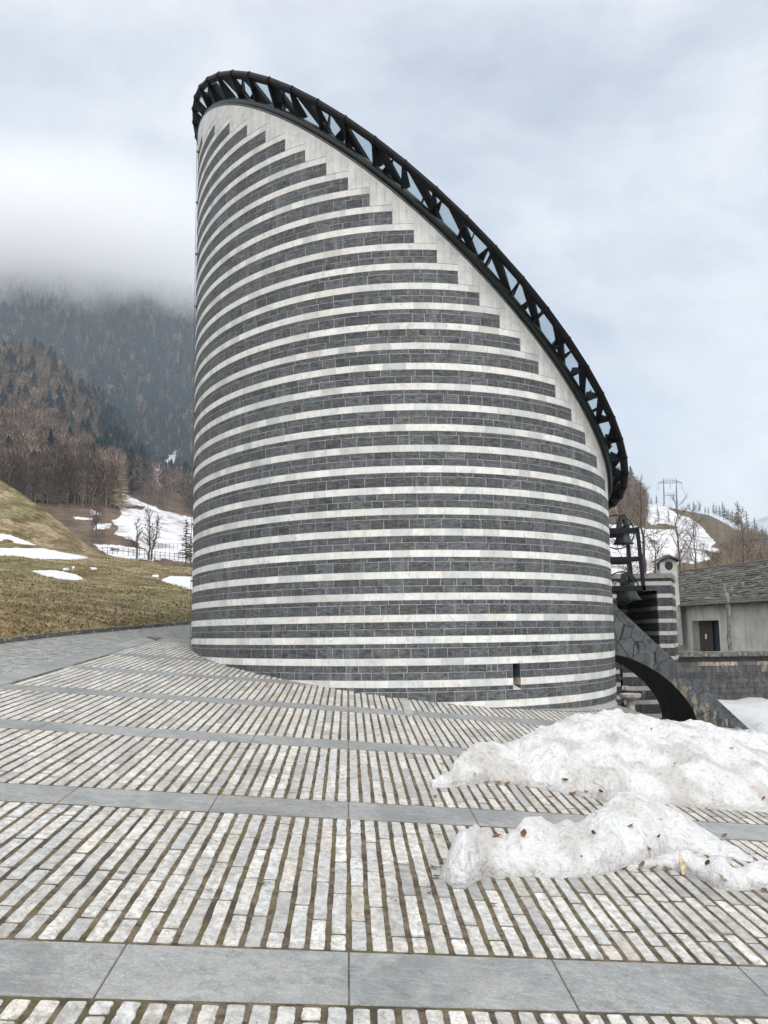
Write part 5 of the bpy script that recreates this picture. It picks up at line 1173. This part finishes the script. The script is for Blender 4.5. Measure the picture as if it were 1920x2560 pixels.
def wood(name, P, n, choose, size, label, avoid=None, weight=None, jit=0.):
    nr, nc = P.shape[:2]; Vs = []; Cs = []; made = 0; tries = 0
    ii = rng.random(n * 6) * (nr - 1.01); jj = rng.random(n * 6) * (nc - 1.01)
    pts = P[ii.astype(int), jj.astype(int)] + (P[ii.astype(int) + 1, jj.astype(int) + 1] - P[ii.astype(int), jj.astype(int)]) * rng.random((n * 6, 1))
    u, v = proj(pts); ok = weight(u, v, pts)
    sel = np.where(rng.random(len(u)) < ok)[0][:n]
    for i in sel:
        k = choose(u[i], v[i], pts[i]); T = TT[k][rng.integers(5)]; h = size(k, pts[i]); a = rng.random() * 6.28; c, s = math.cos(a), math.sin(a)
        X = T[..., 0] * c - T[..., 1] * s; Y = T[..., 0] * s + T[..., 1] * c; wd = rng.uniform(.85, 1.25)
        Q = np.stack([X * h * wd, Y * h * wd, T[..., 2] * h], -1) + pts[i] - np.array((0, 0, .02 * h)); Vs.append(Q.reshape(-1, 3))
        if k == 'conifer': b = np.array((.007, .021, .030)) * rng.uniform(.4, 1.7)
        elif k == 'larch': b = np.array((.23, .19, .13)) * rng.uniform(.5, 1.4)
        else: b = np.array(((.18, .135, .118), (.15, .122, .112), (.25, .20, .16))[rng.integers(3)]) * rng.uniform(.55, 1.5)
        Cs.append(b[None] * rng.uniform(.75, 1.25, (len(Q.reshape(-1, 3)) // 3, 1)).repeat(3, 0))
    V_ = np.concatenate(Vs); C_ = np.concatenate(Cs); F_ = np.arange(len(V_)).reshape(-1, 3)
    o = npmesh(name, V_, F_, mForest, cols=C_); tag(o, kind='stuff'); o['label'] = label; o['category'] = 'forest'; return o
nsnow = lambda polys: (lambda u, v: sum([inpoly(u, v + 6, p) for p in polys]) > 0)
sm_ = nsnow([z7((760, 310), (900, 330), (1050, 400), (1200, 460), (1435, 520), (2400, 620), (2400, 1000), (1500, 900), (1300, 900), (600, 830), (640, 700), (850, 640), (880, 600), (830, 540), (910, 490), (870, 430), (800, 350))])
edge_bare = lambda u: np.interp(u, [-900, 0, 81, 141, 194, 232, 266, 340, 420, 483, 1300], [900, 1050, 1055, 1080, 1120, 1150, 1165, 1190, 1215, 1240, 1330])
wood('wood', PS, 2300, lambda u, v, p: 'conifer' if (235 < u < 335 and v < 1235 and rng.random() < .5) or rng.random() < .015 else ('larch' if rng.random() < .22 else 'bare'), lambda k, p: rng.uniform(8, 13.5) if k != 'conifer' else rng.uniform(10, 15), 'leafless brown wood covering the near valley side on the left',
     weight=lambda u, v, p: ((~sm_(u, v)) & (p[:, 1] > 215) & ~((u > 335) & (u < 470) & (v < 1300) & (rng.random(len(u)) < .88)) & (v < 1350) & (u > -700) & (u < 900)) * .95)
wood('wood', PB, 2300, lambda u, v, p: 'conifer' if rng.random() < (.10 if u < 240 else .45) else ('larch' if rng.random() < .45 else 'bare'), lambda k, p: rng.uniform(11, 17) if k != 'conifer' else rng.uniform(14, 22), 'brown and olive wood on the second slope at the left',
     weight=lambda u, v, p: ((p[:, 1] < 700) & ~((u > 318) & (u < 462) & (rng.random(len(u)) < .88)) & (u > -700) & (u < 900) & ~inpoly(u, v, z7((1085, 330), (1100, 200), (1150, 150), (1300, 200), (1290, 250), (1200, 270), (1180, 340)))) * .95)
gav = lambda u, v: sum([inpoly(u, v - k_, g) for g in gul for k_ in (-3, 5, 13, 21, 29)]) > 0
def fw(u, v, p):
    cl = fbm(u / 22, v / 22, 3, 77)
    return (~gav(u, v)) * (u > -500) * (u < 800) * np.where(cl > .30, 1., .25) * .9
wood('wood', PF, 6800, lambda u, v, p: 'conifer' if rng.random() < .78 else ('larch' if rng.random() < .7 else 'bare'), lambda k, p: rng.uniform(15, 30), 'dark evergreen wood on the far misty mountain side', weight=fw)
snr = nsnow([main, strip, sl2])
wood('wood', PR_, 2300, lambda u, v, p: 'larch' if rng.random() < .5 else 'bare', lambda k, p: rng.uniform(30, 48) * p[1] / FPX, 'leafless brown wood on the right hand hill',
     weight=lambda u, v, p: ((~snr(u, v)) & (((u > 1800) & (v > np.interp(u, [1800, 1850, 1920], [1400, 1352, 1372]))) | ((u > 1480) & (u < 1622) & (v < 1330) & (v > np.interp(u, [1480, 1560, 1600, 1622], [1100, 1200, 1250, 1300]) - 60)) | ((v > 1400) & (u > 1500) & (rng.random(len(u)) < .35)) | (u > 1935) | (u < 1500)) & (p[:, 1] > 100)) * .9)
# thicket between the village and the hill
V = np.array([[(x, y, float(at(1700, 1445, 62).z) - .9) for x in np.linspace(8, 60, 50)] for y in np.linspace(48, 80, 20)])
TT2 = TT
wood('thicket', V, 160, lambda u, v, p: 'bare', lambda k, p: rng.uniform(.9, 1.7), 'leafless thicket below the hill behind the annex and house', weight=lambda u, v, p: np.ones(len(u)) * .9 * ((u > 1480)))
# dark dead grass and heather tufts on the meadow
X = PM.reshape(-1, 3); nT = 26000; id_ = rng.integers(0, (PM.shape[0] - 9) * PM.shape[1], nT); B = X[id_] + rng.normal(0, .12, (nT, 3)) * np.array((1, 1, 0)); ms = m2.ravel()[id_]; B = B[~ms]; d_ = np.hypot(B[:, 0], B[:, 1]); k = d_ < 75; B = B[k]; nT = len(B)
hh = rng.uniform(.02, .065, nT); a = rng.uniform(0, 6.28, nT); w2 = rng.uniform(.010, .03, nT); dx = np.cos(a) * w2; dy = np.sin(a) * w2
VV = np.stack([B + np.stack([-dx, -dy, 0 * dx - .01], 1), B + np.stack([dx, dy, 0 * dx - .01], 1), B + np.stack([rng.normal(0, .05, nT), rng.normal(0, .05, nT), hh], 1)], 1).reshape(-1, 3)
cn = fbm(B[:, 0] / 1.6, B[:, 1] / 2.6, 4, 55)[:, None]; cc = np.where(cn > .52, np.array((.31, .25, .15)), np.array((.23, .21, .105))) * rng.uniform(.5, 1.35, (nT, 1)); cc = np.where(rng.random((nT, 1)) < .12, np.array((.06, .035, .02)), cc)
o = npmesh('grass', VV, np.arange(len(VV)).reshape(-1, 3), mForest, cols=cc.repeat(3, 0)); tag(o, kind='stuff'); o['label'] = 'dry flattened winter grass on the meadow'; o['category'] = 'grass'
# ------------------------------------------------------------------ air and low cloud
def hazebox(name, lo, hi, dens, color, ani=.2):
    mb = MB(); c = [(a + b) / 2 for a, b in zip(lo, hi)]; mb.box(c, [b - a for a, b in zip(lo, hi)])
    m = bpy.data.materials.new(name); m.use_nodes = True; t = m.node_tree; t.nodes.clear(); v = N(t, 'ShaderNodeVolumePrincipled'); v.inputs['Color'].default_value = (*color, 1); v.inputs['Density'].default_value = dens; v.inputs['Anisotropy'].default_value = ani
    o = N(t, 'ShaderNodeOutputMaterial'); t.links.new(v.outputs[0], o.inputs['Volume']); ob = mb.build(name, m); tag(ob, kind='stuff'); return ob, m

S.cycles.volume_bounces = 6; S.cycles.volume_max_steps = 128
hz, hm = hazebox('haze', (-2300, -1500, -7), (3400, 3300, 760), .00020, (.80, .90, 1.0))
def cloud(name, lo, hi, zc, zf, dens, seed):
    mb = MB(); c = [(a + b) / 2 for a, b in zip(lo, hi)]; mb.box(c, [b - a for a, b in zip(lo, hi)])
    m = bpy.data.materials.new(name); m.use_nodes = True; t = m.node_tree; t.nodes.clear(); L = t.links.new
    v = N(t, 'ShaderNodeVolumePrincipled'); v.inputs['Color'].default_value = (.975, .98, .99, 1); v.inputs['Anisotropy'].default_value = .3
    tc = N(t, 'ShaderNodeTexCoord'); sp_ = N(t, 'ShaderNodeSeparateXYZ'); L(tc.outputs['Object'], sp_.inputs[0])
    n = N(t, 'ShaderNodeTexNoise', i_Scale=.0075, i_Detail=6., i_Roughness=.62); L(tc.outputs['Object'], n.inputs['Vector'])
    ma = N(t, 'ShaderNodeMath', operation='MULTIPLY_ADD'); L(n.outputs[0], ma.inputs[0]); ma.inputs[1].default_value = 480.; L(sp_.outputs[2], ma.inputs[2])
    r1 = N(t, 'ShaderNodeMapRange'); L(ma.outputs[0], r1.inputs[0]); r1.inputs[1].default_value = zc + 240; r1.inputs[2].default_value = zc + 240 + zf; r1.inputs[3].default_value = 0; r1.inputs[4].default_value = dens
    c0 = [(a + b) / 2 for a, b in zip(lo, hi)]; hs_ = [(b - a) / 2 for a, b in zip(lo, hi)]
    vm = N(t, 'ShaderNodeVectorMath', operation='SUBTRACT'); L(tc.outputs['Object'], vm.inputs[0]); vm.inputs[1].default_value = c0
    vd = N(t, 'ShaderNodeVectorMath', operation='DIVIDE'); L(vm.outputs[0], vd.inputs[0]); vd.inputs[1].default_value = hs_
    ln = N(t, 'ShaderNodeVectorMath', operation='LENGTH'); L(vd.outputs[0], ln.inputs[0])
    fo = N(t, 'ShaderNodeMapRange'); L(ln.outputs['Value'], fo.inputs[0]); fo.inputs[1].default_value = 1.; fo.inputs[2].default_value = .55; fo.inputs[3].default_value = 0.; fo.inputs[4].default_value = 1.
    fm = N(t, 'ShaderNodeMath', operation='MULTIPLY'); L(r1.outputs[0], fm.inputs[0]); L(fo.outputs[0], fm.inputs[1])
    L(fm.outputs[0], v.inputs['Density']); o = N(t, 'ShaderNodeOutputMaterial'); L(v.outputs[0], o.inputs['Volume']); ob = mb.build(name, m); tag(ob, kind='stuff'); ob['label'] = 'low grey cloud hanging on the wooded mountain'; ob['category'] = 'cloud'; return ob
cloud('cloud', (-1500, 1040, 360), (20, 1640, 740), 455, 75, .012, 1)
